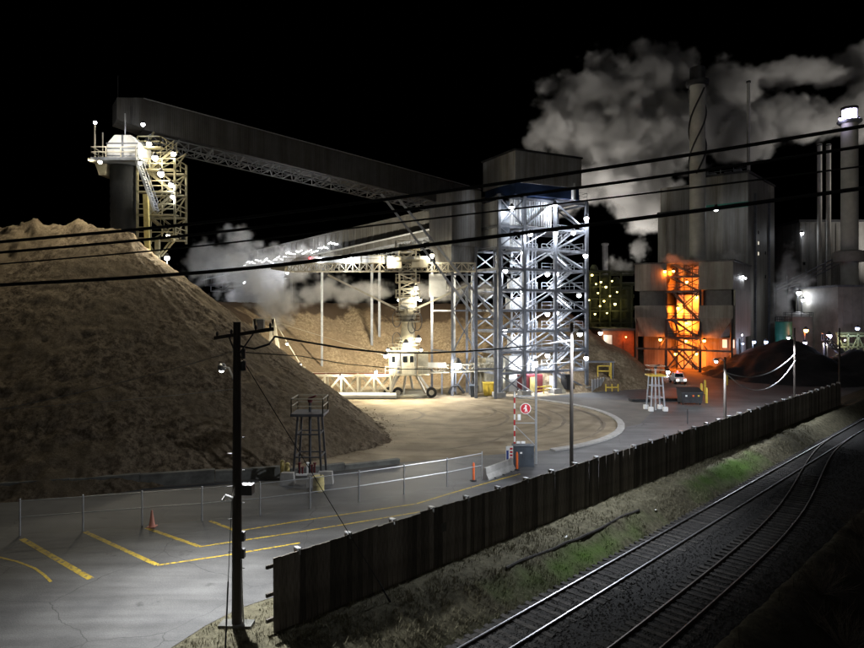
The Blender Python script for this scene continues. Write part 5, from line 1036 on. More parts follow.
m = MB(); m.box(X(258, 88), X(264, 88), 87.6, 88.4, Zp(330, 88), Zp(319.5, 88)); m.build('winch', 'steel_dark', mc)
m = MB(); m.box(X(299, 88), X(305, 88), 87.5, 88.5, Zp(374, 88), Zp(367, 88)); m.build('drive_housing', 'tan_paint', mc)
# tail conveyor on the right
m = MB(); m.truss((X(428), dm_ + .5, Zp(373)), (X(500), dm_ + 1.5, Zp(371)), 1.6, 1.0, 9, 0.13); m.build('tail_conveyor', 'tan_paint', mc)
for k, px in enumerate((442, 456, 470)): m = MB(); m.beam((X(px), dm_ + 1, 0.012), (X(px), dm_ + 1, Zp(373)), 0.2); m.build('support_leg', 'steel_grey', mc)
m = MB(); m.box(X(428), X(446), dm_ - 0.9, dm_ - 0.8, Zp(367), Zp(362)); m.build('side_sheet', 'cream_paint', mc)
m = MB(); m.tube([(X(449), dm_ - .5, 0.3), (X(452), dm_ - .5, 1.3), (X(458), dm_ - .5, 1.5), (X(464), dm_ - .5, 0.4)], 0.22, 8); m.build('hose', 'black_rubber', mc)
for px, py, dd, pw, mm, r in ((350, 257.5, 88.6, 420, 'lamp_white', .3), (390, 257.5, 88.2, 420, 'lamp_warm', .3), (432, 255.5, 88.4, 300, 'lamp_warm', .3), (416, 288, 87.8, 220, 'lamp_warm', .24), (417, 298, 87.8, 220, 'lamp_warm', .24), (406, 345, 87.4, 520, 'lamp_warm', .42), (418.5, 339.5, 88, 300, 'lamp_warm', .34), (457.5, 365.5, 87.5, 900, 'lamp_white', .55), (320, 258.5, 89, 160, 'lamp_white', .22), (310, 258, 89, 0, 'lamp_red', .14), (300, 365, 85.5, 300, 'lamp_warm', .2), (287, 344, 86.0, 420, 'lamp_warm', .16), (386, 356, 85.8, 700, 'lamp_warm', .3), (376, 372, 85.5, 260, 'lamp_warm', .2), (340, 377, 85.5, 260, 'lamp_warm', .2)):  # the lamps beside the A-frame are added to light it
    lamp(mc, P(px, py, dd), pw * 1.3, mm, r)
light(mc, (X(404), dm_ - 4.0, Zp(348)), 250, (1, 0.93, 0.75), 0.3)
for px, ax in ((388, -0.5), (421, 0.5)): lamp(mc, P(px, 350, dm_ - 3.3), 5200, 'lamp_warm', 0.2, aim=(ax, -1, -0.75))  # spots added at the cab to brighten the sand in front
for px, py, ax in ((399, 300, -0.9), (412, 292, 0.1), (420, 300, 1.0)): lamp(mc, P(px, py, dm_ + 2.2), 4500 if ax > .5 else 17000, 'lamp_warm', 0.22, aim=(ax, 1, -0.32))  # floods added on the mast to light the chip pile

# things at the foot of the tower
def skip(p0, p1, py, h, mm, name, label, cat, dep=1.8):
    A = G(p0, py); B = G(p1, py); o = thing(name, ((A.x + B.x) / 2, A.y + dep / 2, 0), label, cat); m = MB()
    m.hexa([(A.x + .15, A.y + .15, 0.03), (B.x - .15, A.y + .15, 0.03), (B.x - .15, A.y + dep, 0.03), (A.x + .15, A.y + dep, 0.03), (A.x, A.y, h), (B.x, A.y, h), (B.x, A.y + dep, h), (A.x, A.y + dep, h)]); b_ = m.build('body', mm, o)
    m = MB(); m.box(A.x - .06, B.x + .06, A.y - .06, A.y + dep + .06, h + .003, h + .1); m.build('rim', mm, o)
    for k in (0.3, 0.7): m = MB(); x = A.x + (B.x - A.x) * k; m.box(x - .05, x + .05, A.y - .03, A.y + .1, 0.1, h); m.build('rib', mm, b_)
skip(483.5, 496.5, 396, 1.7, 'yellow_paint', 'skip', 'yellow steel skip at the foot of the tower', 'skip')
skip(470, 478, 397.5, 1.5, 'blue_grey_paint', 'equipment_box', 'grey equipment box left of the yellow skip', 'box')
A = G(592, 392); B = G(606, 389); gf = thing('steel_screen', A, 'grey galvanised screen panels right of the tower foot', 'fence')
for k in range(5):
    p = A.lerp(B, k / 5); q = A.lerp(B, (k + .92) / 5); m = MB(); m.beam(p + Vector((0, 0, .9)), q + Vector((0, 0, .9)), 0.06, 1.7); m.build('panel', 'galvanised', gf)
    m = MB(); m.beam(p, p + Vector((0, 0, 1.9)), 0.1); m.build('post', 'galvanised', gf)
pf = G(603, 389); yf = thing('access_platform', pf, 'yellow railed access platform on steel legs beside the tower', 'platform')
for x in (-2.2, 1.6):
    for y in (0, 1.6): m = MB(); m.beam(pf + Vector((x, y + .3, 0)), pf + Vector((x, y + .3, 4.0)), 0.16); m.build('leg', 'steel_grey', yf)
m = MB(); m.box(pf.x - 2.4, pf.x + 1.8, pf.y + .1, pf.y + 2.1, 4.0, 4.15); m.build('deck', 'steel_grey', yf)
m = MB(); m.rail([pf + Vector((-.8, .0, 1.9)), pf + Vector((1.0, .0, 1.9))], 1.6, 0.08, 0.9); m.beam(pf + Vector((1.2, 0, 0)), pf + Vector((1.2, 0, 4)), 0.18); m.build('yellow_rail', 'yellow_paint', yf)
yb = G(612, 391.5); m = MB()
for k in (-.9, 0, .9): m.beam(yb + Vector((k, 0, 0)), yb + Vector((k, 0, 1.1)), 0.16)
m.beam(yb + Vector((-.9, 0, .6)), yb + Vector((.9, 0, .6)), 0.2); m.top('guard_barrier', 'yellow_paint', 'short yellow guard barrier at the toe of the chip pile', 'barrier', base=yb)

# ================================================================== BOILER HOUSE WITH STACK
def frame(px, d, ang):
    o = Vector((px_x(px, d), d, 0)); a = Vector((-math.cos(R(ang)), math.sin(R(ang)), 0)); b = Vector((math.sin(R(ang)), math.cos(R(ang)), 0))
    return lambda s, t, z: o + a * s + b * t + Vector((0, 0, z))
BL = frame(748, 150, 41)
bh = thing('boiler_house', BL(10, 10, 0), 'tall grey windowless boiler house with green band behind the orange lit plant', 'building')
m = MB(); m.lbox(BL, 0, 21.4, 0, 24.6, 0, 36.9); w_ = m.build('lower_wall', 'boiler_cladding', bh)
m = MB(); m.lbox(BL, 0.0, 12.4, 0.0, 24.6, 36.95, 44.3); m.build('upper_wall', 'boiler_cladding', bh)
m = MB(); m.lbox(BL, 12.5, 21.0, 0.6, 24.0, 36.95, 43.2); m.build('upper_wall', 'boiler_cladding', bh)
m = MB(); m.lbox(BL, -0.06, 12.2, -0.12, -0.003, 36.2, 37.5); m.build('green_band', 'green_band', bh)
m = MB(); m.lbox(BL, 12.2, 21.5, -0.3, 0.597, 36.3, 36.94); m.build('ledge', 'steel_dark', bh)
m = MB(); m.lbox(BL, -0.3, 12.6, -0.3, 24.9, 44.303, 44.8); rf = m.build('roof_edge', 'steel_dark', bh)
for s0, t0, h in ((2.5, 3, 1.2), (8, 2, 0.8), (5.5, 6, 1.5)): m = MB(); m.lbox(BL, s0, s0 + 1.6, t0, t0 + 1.6, 44.803, 44.8 + h); m.build('roof_vent', 'steel_grey', rf)
for k in range(9): m = MB(); x = 2.3 * k + 1.2; m.lbox(BL, x - .09, x + .09, -0.07, -0.003, 0.5, 36.0); m.build('seam', 'boiler_cladding', w_)
for k, (t, z) in enumerate(((8.5, 28), (8.5, 25.4), (8.5, 30.6), (15, 20), (15, 26))):
    m = MB(); m.lbox(BL, -0.08, -0.003, t, t + 0.8, z, z + 0.8); m.build('window', 'lit_window' if k in (0, 1) else 'window_dark', bh)
for t in (5, 18): m = MB(); m.lbox(BL, -0.5, -0.003, t, t + 0.5, 2, 40); m.build('downpipe', 'steel_grey', bh)
m = MB(); m.rail([BL(0.2, -0.1, 44.8), BL(12, -0.1, 44.8)], 1.1, 0.05, 2.4); m.build('guard_rail', 'steel_grey', rf)
lp_ = P(716, 209, 145.5)
lamp(bh, lp_, 420, 'lamp_white', 0.55); m = MB(); m.beam(lp_ + Vector((0, 0, 0.8)), lp_ + Vector((2, 4.5, 0.8)), 0.2); m.build('lamp_bracket', 'steel_grey', bh)
# chimney with helical strakes
cs = Vector((px_x(697.5, 142), 142, 0)); ch = thing('chimney_stack', cs, 'tall concrete chimney with spiral strakes in front of the boiler house', 'chimney')
ztp = zz(68, 142); m = MB(); m.lathe(cs, [(1.75, 0), (1.7, 30), (1.65, zz(83, 142))], 24); m.build('shaft', 'stack_concrete', ch)
m = MB(); m.lathe(cs, [(2.3, zz(86, 142)), (2.5, zz(83, 142)), (2.4, zz(81, 142)), (1.6, zz(80.5, 142))], 24); m.build('gallery_ring', 'steel_dark', ch)
m = MB(); m.lathe(cs, [(1.62, zz(80.4, 142)), (1.62, ztp), (1.4, ztp), (1.4, ztp - 1)], 20); m.build('dark_tip', 'steel_dark', ch)
for k in range(3):
    m = MB(); pts = [cs + Vector((math.cos(t * 5.2 + k * 2.094) * 1.78, math.sin(t * 5.2 + k * 2.094) * 1.78, zz(175, 142) + t * (zz(90, 142) - zz(175, 142)))) for t in np.linspace(0, 1, 30)]; m.tube(pts, 0.2, 5); m.build('strake', 'steel_dark', ch)
cs = Vector((px_x(748.5, 160), 160, 0)); ch = thing('chimney_stack', cs, 'thin grey flue pipe rising behind the boiler house roof', 'chimney'); m = MB(); m.lathe(cs, [(0.42, 30), (0.42, zz(82, 160))], 10); m.build('shaft', 'stack_concrete', ch); m = MB(); m.lathe(cs, [(0.55, zz(83, 160)), (0.55, zz(81, 160))], 10); m.build('collar', 'steel_dark', ch)

# ================================================================== ORANGE LIT FILTER BUILDING
OL = frame(733, 120, 35)
ob = thing('filter_building', OL(9, 6, 0), 'grey filter building with hoppers and a bay glowing orange', 'building')
m = MB(); m.lbox(OL, 0, 6.1, 0, 19.5, 15.9, 21.2); m.build('upper_wall', 'dark_cladding', ob)
m = MB(); m.lbox(OL, 12.1, 18.4, 0, 19.5, 15.9, 21.2); m.build('upper_wall', 'dark_cladding', ob)
m = MB(); m.lbox(OL, 6.15, 12.05, 9, 19.5, 6.0, 21.1); m.build('bay_back_wall', 'pale_sheet', ob)
m = MB(); m.lbox(OL, -0.3, 18.7, -0.3, 19.8, 21.203, 21.5); m.build('roof', 'steel_dark', ob)
for a0, a1, sg_ in ((0, 6.1, -1), (12.1, 18.4, 1)):
    m = MB(); m.lbox(OL, a0 + .5, a1 - .5, 1.6, 18, 12.9, 15.89); m.build('recess_wall', 'steel_dark', ob)
    m = MB(); lo0, lo1 = (a0 + 2.2, a1 - .2) if sg_ < 0 else (a0 - 1.2, a1 - 0.2)
    m.hexa([OL(a0, 0, 10.5), OL(a1, 0, 10.5), OL(a1, 17, 10.5), OL(a0, 17, 10.5), OL(a0, 0, 12.89), OL(a1, 0, 12.89), OL(a1, 17, 12.89), OL(a0, 17, 12.89)]); m.build('hopper_wall', 'dark_cladding', ob)
    m = MB(); m.hexa([OL(a0 + (2.6 if sg_ < 0 else -1.4), 1.0, 6.6), OL(a1 - (.3 if sg_ < 0 else 0.2), 1.0, 6.6), OL(a1 - .3, 15, 6.6), OL(a0 + (2.6 if sg_ < 0 else -1.4), 15, 6.6), OL(a0, 0, 10.49), OL(a1, 0, 10.49), OL(a1, 17, 10.49), OL(a0, 17, 10.49)]); m.build('hopper', 'dark_cladding', ob)
    m = MB(); m.lbox(OL, a0 + .3, a1 - .3, 5, 16, 0, 6.5); m.build('ground_floor_wall', 'dark_cladding', ob)
    for k in (() if sg_ > 0 else (0, 1)):
        m = MB(); x = a0 + .6 + k * 1.35; m.lbox(OL, x, x + 0.8, 4.9, 4.997, 4.6, 6.2); m.build('window', 'lit_window', ob)
    for k in range(3): m = MB(); x = a0 + 2.05 * (k + .5); m.lbox(OL, x - .07, x + .07, -0.06, -0.003, 10.6, 12.8); m.build('seam', 'dark_cladding', ob); m = MB(); m.lbox(OL, x - .07, x + .07, -0.06, -0.003, 16, 21.1); m.build('seam', 'dark_cladding', ob)
m = MB(); m.lbox(OL, -0.35, -0.003, 0.6, 18, 6.6, 15.85); m.build('end_wall', 'boiler_cladding', ob)
for x in (0.3, 5.9, 12.3, 18.1):
    for y in (0.3, 9): m = MB(); m.beam(OL(x, y, 0), OL(x, y, 15.9 if x in (5.9, 12.3) else 10.5), 0.4); m.build('column', 'steel_dark', ob)
for z in (4.3, 6.5, 10.0, 15.6, 18.5):
    m = MB(); m.beam(OL(5.9, 0.1, z), OL(12.3, 0.1, z), 0.3, 0.35); m.build('girder', 'steel_dark', ob)
    m = MB(); m.lbox(OL, 6.2, 12.0, 0.4, 8.8, z + 0.18, z + 0.26); 
    if z > 5: dk = m.build('deck', 'rust_brown', ob); m = MB(); m.rail([OL(6.2, 0.3, z + .26), OL(12, 0.3, z + .26)], 1.1, 0.05, 1.2); m.build('guard_rail', 'steel_dark', dk)
for z in (4.2,): m = MB(); m.beam(OL(0.1, 0.2, z), OL(18.3, 0.2, z), 0.3, 0.35); m.build('girder', 'steel_dark', ob)
for (a0, z0, a1, z1) in ((6.2, 10.2, 9.1, 12.8), (9.1, 12.8, 6.2, 15.4), (6.2, 4.4, 9.1, 0.4), (12.0, 4.4, 9.1, 0.4), (6.2, 0.5, 9.1, 4.2), (12, 0.5, 9.1, 4.2), (6, 6.5, 4.6, 4.4), (12.2, 6.5, 13.6, 4.4)):
    m = MB(); m.beam(OL(a0, 0.1, z0), OL(a1, 0.1, z1), 0.24); m.build('brace', 'steel_dark', ob)
for z0, z1 in ((0.4, 4.2), (4.4, 6.4), (6.7, 9.9), (10.2, 15.4), (15.8, 18.3), (18.7, 21.0)):
    for sg_ in (1, -1):
        a0, a1 = (6.3, 11.9)[::sg_]; m = MB(); m.beam(OL(a0, 2.6, z0), OL(a1, 2.6, z1), 0.2); m.build('brace', 'steel_dark', ob)
    for x in (7.6, 9.1, 10.6): m = MB(); m.beam(OL(x, 1.4, z0), OL(x, 1.4, z1), 0.16); m.build('post', 'steel_dark', ob)
    m = MB(); m.stair(OL(6.6, 1.0, z0), OL(10.8, 1.0, z1), 0.8, (0.57, 0.82, 0)); m.build('stair_flight', 'steel_dark', ob)
for s0, r in ((7.2, 0.6), (10.8, 0.6)): m = MB(); m.tube([OL(s0, 7.6, 4), OL(s0, 7.6, 20.6)], r, 12); m.build('duct', 'pale_sheet', ob)
m = MB(); m.hexa([OL(7.4, 4.5, 7), OL(10.6, 4.5, 7), OL(10.6, 7, 7), OL(7.4, 7, 7), OL(6.6, 4, 10), OL(11.4, 4, 10), OL(11.4, 7.2, 10), OL(6.6, 7.2, 10)]); m.build('collecting_hopper', 'pale_sheet', ob)
m = MB(); m.lbox(OL, 7.0, 11.2, 4.4, 7.1, 10.3, 15.0); m.build('filter_casing', 'pale_sheet', ob)
m = MB(); m.lbox(OL, 6.3, 11.9, 8.0, 8.9, 0, 5.9); m.build('bay_back_wall', 'pale_sheet', ob)
for a, y, z, pw in ((12.3, -0.5, 19.6, 90), (9.0, 3.0, 17.6, 1100), (7.2, 3.2, 14.6, 700), (10.8, 3.4, 12.4, 800), (9.2, 3.2, 9.4, 900), (13.2, -0.4, 6.1, 110), (8.9, 1.8, 5.9, 900), (5.0, -0.4, 6.1, 110), (11.6, 3.2, 19.9, 500), (7.0, 2.2, 3.4, 800), (11.0, 2.5, 3.2, 700)):
    lamp(ob, OL(a, y, z), pw * (2.1 if y > 0 else 4.5), 'lamp_sodium', 0.30)
for a, y, z, mm in ((0.2, 8, 18.6, 'lamp_white'), (0.2, 11, 18.4, 'lamp_white'), (-0.6, 3, 5.6, 'lamp_blue')): lamp(ob, OL(a - 0.6, y, z), 40, mm, 0.2)

# ================================================================== LOW PLANT LEFT OF IT
sh1 = thing('plant_shed', P(622, 368, 132), 'low dark shed between chip pile and filter building', 'building')
def dbox(p0, p1, y0, y1, d, dep): m = MB(); m.box(px_x(p0, d), px_x(p1, d), d, d + dep, max(0, zz(y1, d)), zz(y0, d)); return m
dbox(603, 634, 331, 373, 132, 9).build('wall', 'rust_brown', sh1); dbox(601, 636, 328.5, 330.8, 131.2, 11).build('roof', 'steel_dark', sh1)  # brown wall colour carries the orange light falling on the shed
dbox(604, 612, 335, 347, 131.85, 0.13).build('lit_wall_patch', 'pale_sheet', sh1); dbox(613, 622, 338, 352, 131.85, 0.13).build('door', 'rust_brown', sh1); dbox(624, 632, 340, 356, 131.85, 0.13).build('door', 'rust_brown', sh1)  # pale panel paints in the white lit part of the wall
lamp(sh1, P(600.5, 333, 130.5), 420, 'lamp_warm', 0.42); lamp(sh1, P(626, 337, 130.8), 130, 'lamp_sodium', 0.15)
pr_ = thing('process_rack', P(612, 370, 160), 'green lit process structure dotted with small yellow lamps', 'plant')
gm = mat('rack_green', (0.05, 0.055, 0.028), 0.6, var=0.3)
for px in (590, 600, 610, 621, 632):
    for dd in (158, 164):
        m = MB(); m.beam(Vector((px_x(px, dd), dd, 0)), P(px, 272 if px < 625 else 285, dd), 0.4); m.build('column', gm, pr_)
for py in (275, 287, 299, 311, 323, 335):
    for dd in (158, 164): m = MB(); m.beam(P(589, py, dd), P(633, py, dd), 0.35); m.build('girder', gm, pr_)
    m = MB(); m.tube([P(588, py - 3, 160.5), P(634, py - 3, 160.5)], 0.45, 8); m.build('pipe', gm, pr_)
for px, w, t in ((594, 1.0, 268), (605, 1.3, 278), (616, 1.1, 280), (627, 1.5, 290)): c = Vector((px_x(px, 161.5), 161.5, 0)); m = MB(); m.lathe(c, [(w, 0), (w, zz(t, 161.5)), (w * .5, zz(t, 161.5) + .8)], 12); m.build('vessel', gm, pr_)
for k, (px, py, r, pw) in enumerate(((592, 275, .36, 60), (596, 284, .26, 0), (601, 282, .3, 40), (606, 287, .36, 70), (612, 281, .26, 0), (598, 293, .26, 0), (604, 301, .32, 60), (615, 304, .42, 140), (600, 306, .26, 0), (607, 313, .26, 0), (610, 296, .24, 0), (595, 314, .3, 50), (617, 292, .24, 0), (589, 300, .26, 40))):
    lamp(pr_, P(px, py, 156.8), pw * 0.5, 'lamp_yellow', r * .8)
cs = Vector((px_x(605, 175), 175, 0)); ch = thing('chimney_stack', cs, 'slim dark chimney behind the small yellow lamps', 'chimney'); m = MB(); m.lathe(cs, [(0.9, 0), (0.8, zz(243, 175))], 12); m.build('shaft', 'steel_dark', ch); m = MB(); m.lathe(cs, [(1.05, zz(245, 175)), (1.05, zz(243.5, 175))], 12); m.build('collar', 'steel_dark', ch)

# ================================================================== RIGHT HAND PLANT
rb_ = thing('plant_building', P(832, 372, 170), 'dark tall plant building behind the silos at right', 'building')
dbox(800, 872, 222, 372, 170, 25).build('wall', 'dark_cladding', rb_); dbox(799, 873, 219.5, 221.9, 169.5, 26).build('roof', 'steel_dark', rb_); dbox(776, 799.8, 290, 372, 176, 18).build('annex_wall', 'dark_cladding', rb_)
for k in range(6): dbox(806 + 10 * k, 806.8 + 10 * k, 224, 370, 169.9, 0.09).build('seam', 'dark_cladding', rb_)
for px, py in ((803, 262), (818, 300), (812, 318)): dbox(px, px + 2.4, py, py + 3, 169.88, 0.1).build('window', 'lit_window' if py != 262 else 'window_dark', rb_)
for px in (819.5, 828.5):
    cs = Vector((px_x(px, 166), 166, 0)); ch = thing('chimney_stack', cs, 'left one of the twin pale flue pipes' if px < 822 else 'right one of the twin pale flue pipes', 'chimney', 'twin flue pipes'); m = MB(); m.lathe(cs, [(0.55, 0), (0.55, zz(144, 166))], 12); m.build('shaft', 'stack_concrete', ch); m = MB(); m.lathe(cs, [(0.68, zz(146, 166)), (0.68, zz(145, 166))], 12); m.build('collar', 'steel_dark', ch)
tb = thing('plant_building', P(855, 376, 138), 'pale green grey block carrying the big stack at the right edge', 'building')
dbox(838, 880, 287, 376, 138, 16).build('wall', 'silo_paint', tb); dbox(837.5, 881, 284.8, 286.9, 137.6, 17).build('roof', 'steel_grey', tb)
for k in range(4): dbox(843 + 9 * k, 843.6 + 9 * k, 288, 374, 137.9, 0.09).build('seam', 'silo_paint', tb)
cs = Vector((px_x(849.5, 145), 145, 0)); ch = thing('chimney_stack', cs, 'broad pale chimney with a violet lit crown at the right edge', 'chimney')
m = MB(); m.lathe(cs, [(1.75, zz(286, 145)), (1.7, zz(124, 145))], 24); m.build('shaft', 'stack_concrete', ch)
m = MB(); m.lathe(cs, [(3.0, zz(262, 145)), (3.2, zz(260, 145)), (3.2, zz(252, 145)), (1.7, zz(250, 145))], 20); m.build('flange', 'silo_paint', ch)
m = MB(); m.lathe(cs, [(2.1, zz(124, 145)), (2.5, zz(122.5, 145)), (2.5, zz(121, 145)), (1.3, zz(120.8, 145))], 20); cr_ = m.build('crown_ring', 'steel_grey', ch)
m = MB(); m.lathe(cs, [(1.45, zz(120.6, 145)), (1.45, zz(110, 145))], 18); m.build('lit_crown', 'lamp_violet', cr_)
m = MB(); m.lathe(cs, [(1.75, zz(110, 145) + .01), (1.75, zz(107.5, 145)), (0.6, zz(107.4, 145))], 18); m.build('crown_cap', 'steel_dark', cr_)
for k in range(6): t = R(60 * k + 15); m = MB(); a = cs + Vector((math.cos(t) * 1.55, math.sin(t) * 1.55, zz(120.8, 145))); m.beam(a, a + Vector((0, 0, 2.5)), 0.14); m.build('crown_post', 'steel_dark', cr_)
for dx in (-9, 9): lamp(ch, P(849.5 + dx, 119, 143.5), 160, 'lamp_violet', 0.38)
def tank(px, r_px, top, d, mm, name, label, cone=False):
    c = Vector((px_x(px, d), d, 0)); r = r_px * d / FPX; o = thing(name, c, label, name.split('_')[0]); zt = zz(top, d); m = MB(); m.lathe(c, [(r, 0), (r, zt)], 24); sh = m.build('shell', mm, o)
    m = MB(); m.lathe(c, [(r + .06, zt + .003), (r + .06, zt + .25), (0.3 if cone else r * .96, zt + (r * .5 if cone else .3))], 24); m.build('roof', mm, o)
    for k in range(3): m = MB(); z = zt * (0.25 + .25 * k); m.lathe(c, [(r + .01, z - .08), (r + .08, z - .06), (r + .08, z + .06), (r + .01, z + .08)], 24); m.build('hoop', mm, sh)
    m = MB(); m.rail([c + Vector((math.cos(t) * r, math.sin(t) * r, zt + .25)) for t in np.linspace(0, 6.28, 11)], 1.0, 0.04, 2.0); m.build('guard_rail', 'steel_dark', o)
tank(783.5, 7.5, 323, 132, 'green_tank', 'tank', 'dark green tank behind the coal heap')
tank(798, 13, 318, 144, 'silo_paint', 'silo', 'pale domed silo beside the green tank', True)
# pipe rack and inclined conveyor on the right
rk = thing('pipe_rack', P(850, 376, 134), 'pale green pipe rack in front of the right hand block', 'plant')
gm2 = mat('rack_pale_green', (0.22, 0.24, 0.12), 0.6, var=0.3)
for px in (838, 848, 858, 868):
    for dd in (128, 134): m = MB(); m.beam(Vector((px_x(px, dd), dd, 0)), P(px, 334, dd), 0.3); m.build('column', gm2, rk)
for py in (336, 347, 358):
    m = MB(); m.beam(P(837, py, 128), P(870, py, 128), 0.3); m.build('girder', gm2, rk)
    for k in range(2): m = MB(); m.tube([P(836, py - 2.5, 130 + 2 * k), P(872, py - 2.5, 130 + 2 * k)], 0.3, 8); m.build('pipe', gm2, rk)
for a, b2 in ((838, 848), (858, 848), (858, 868)): m = MB(); m.beam(P(a, 336, 128), P(b2, 358, 128), 0.2); m.build('brace', gm2, rk)
lamp(rk, P(857.5, 328.5, 126), 320, 'lamp_blue', 0.36); lamp(rk, P(845, 340, 126.5), 120, 'lamp_warm', 0.16)
ic = thing('inclined_conveyor', P(845, 374, 120), 'dark inclined conveyor dropping onto the coal heap', 'conveyor')
m = MB(); m.truss(P(823, 340, 121), P(860, 372, 119), 1.8, 1.2, 9, 0.18); m.build('frame', 'steel_grey', ic); m = MB(); m.beam(P(823, 337, 121), P(860, 369, 119), 1.6, 0.12); m.build('belt', 'black_rubber', ic)
m = MB(); m.beam(P(825, 343, 121), Vector((px_x(825, 121), 121, 0)), 0.3); m.beam(P(843, 359, 120), Vector((px_x(843, 120), 120, 0)), 0.3); m.build('leg', 'steel_grey', ic)
# pipes strung between boiler house and right hand block
pb = thing('pipe_bridge', P(806, 300, 148), 'slanting pipes strung between boiler house and right hand block', 'pipes')
for k in range(3): m = MB(); m.tube([P(776, 292 - 3 * k, 152 + k), P(806, 281 - 4 * k, 149 + k), P(839, 264 - 4 * k, 147 + k)], 0.16, 7); m.build('pipe', 'steel_grey', pb)
for px, py in ((787, 288), (806, 281), (825, 271)): m = MB(); m.beam(P(px, py + 3, 149.5), P(px, py - 12, 151.5), 0.2); m.build('bracket', 'steel_grey', pb)
m = MB(); m.beam(Vector((px_x(806, 150.5), 150.5, 0)), P(806, 281, 150.5), 0.35); m.build('support_leg', 'steel_grey', pb)
# lamp standards among the plant
def std(px, py, d, pw, mm, r, label):
    c = Vector((px_x(px, d), d, 0)); o = thing('lamp_standard', c, label, 'lamp', 'lamp standards in the plant'); p = P(px, py, d); m = MB(); m.tube([c + Vector((0, 0.5, 0)), p + Vector((0, 0.5, 0.5))], 0.12, 7); m.tube([p + Vector((0, .5, r * 1.6)), p + Vector((0, 0, r * 1.6))], 0.07, 6); m.build('post', 'steel_dark', o); lamp(o, p, pw, mm, r)
std(799, 293, 150, 300, 'lamp_white', 0.5, 'bright white lamp high above the silo'); std(803, 300, 149, 150, 'lamp_white', 0.4, 'second white lamp just below the bright one over the silo')
std(806, 330.5, 128, 420, 'lamp_sodium', 0.42, 'reddish orange lamp right of the silo'); std(829, 336, 124, 600, 'lamp_violet', 0.5, 'pinkish lamp above the inclined conveyor'); std(805, 343, 124, 300, 'lamp_violet', 0.36, 'small violet lamp just over the coal heap')
std(754, 342, 128, 260, 'lamp_blue', 0.34, 'left bluish lamp at the boiler house foot'); std(766, 342, 128, 260, 'lamp_blue', 0.34, 'right bluish lamp at the boiler house foot'); std(802, 233.5, 168, 160, 'lamp_white', 0.4, 'white lamp on the roof line of the dark plant building')
std(825, 344, 124, 160, 'lamp_warm', 0.34, 'warm lamp beside the inclined conveyor'); std(741, 335, 126, 260, 'lamp_white', 0.3, 'white lamp by the lit windows of the filter building'); std(668, 372, 116, 240, 'lamp_white', 0.34, 'low white work lamp under the orange bay')
# service truck with red beacon
tp = G(681.5, 384.5); tk = thing('service_truck', tp, 'small white service truck with red beacon under the orange bay', 'truck')
m = MB(); m.box(tp.x - .85, tp.x + .85, tp.y, tp.y + 3.4, 0.45, 1.0); m.build('chassis_body', 'white_paint', tk)
m = MB(); m.hexa([tp + Vector(v) for v in ((-.82, .9, 1.0), (.82, .9, 1.0), (.82, 2.4, 1.0), (-.82, 2.4, 1.0), (-.7, 1.2, 1.75), (.7, 1.2, 1.75), (.7, 2.2, 1.75), (-.7, 2.2, 1.75))]); cb2 = m.build('cab', 'white_paint', tk)
m = MB(); m.hexa([tp + Vector(v) for v in ((-.7, .93, 1.08), (.7, .93, 1.08), (.7, 1.0, 1.08), (-.7, 1.0, 1.08), (-.62, 1.13, 1.65), (.62, 1.13, 1.65), (.62, 1.25, 1.65), (-.62, 1.25, 1.65))]); m.build('windscreen', 'window_dark', cb2)
for x in (-.78, .78):
    for y in (.6, 2.8): m = MB(); c = tp + Vector((x, y, .36)); m.tube([c - Vector((.12, 0, 0)), c + Vector((.12, 0, 0))], 0.36, 14); w = m.build('wheel', 'black_rubber', tk); m = MB(); m.tube([c - Vector((.13, 0, 0)), c + Vector((.13, 0, 0))], 0.18, 10); m.build('rim', 'galvanised', w)
for x in (-.6, .6): m = MB(); m.box(tp.x + x - .14, tp.x + x + .14, tp.y - .03, tp.y - .002, .62, .8); m.build('headlight', 'lamp_warm', tk)
m = MB(); m.lathe(tp + Vector((0, 1.7, 0)), [(0.16, 1.76), (0.16, 2.0), (0.05, 2.08)], 10); m.build('beacon', 'lamp_red', tk); light(tk, tp + Vector((0, 1.5, 2.35)), 60, (1, .1, .08), .1)

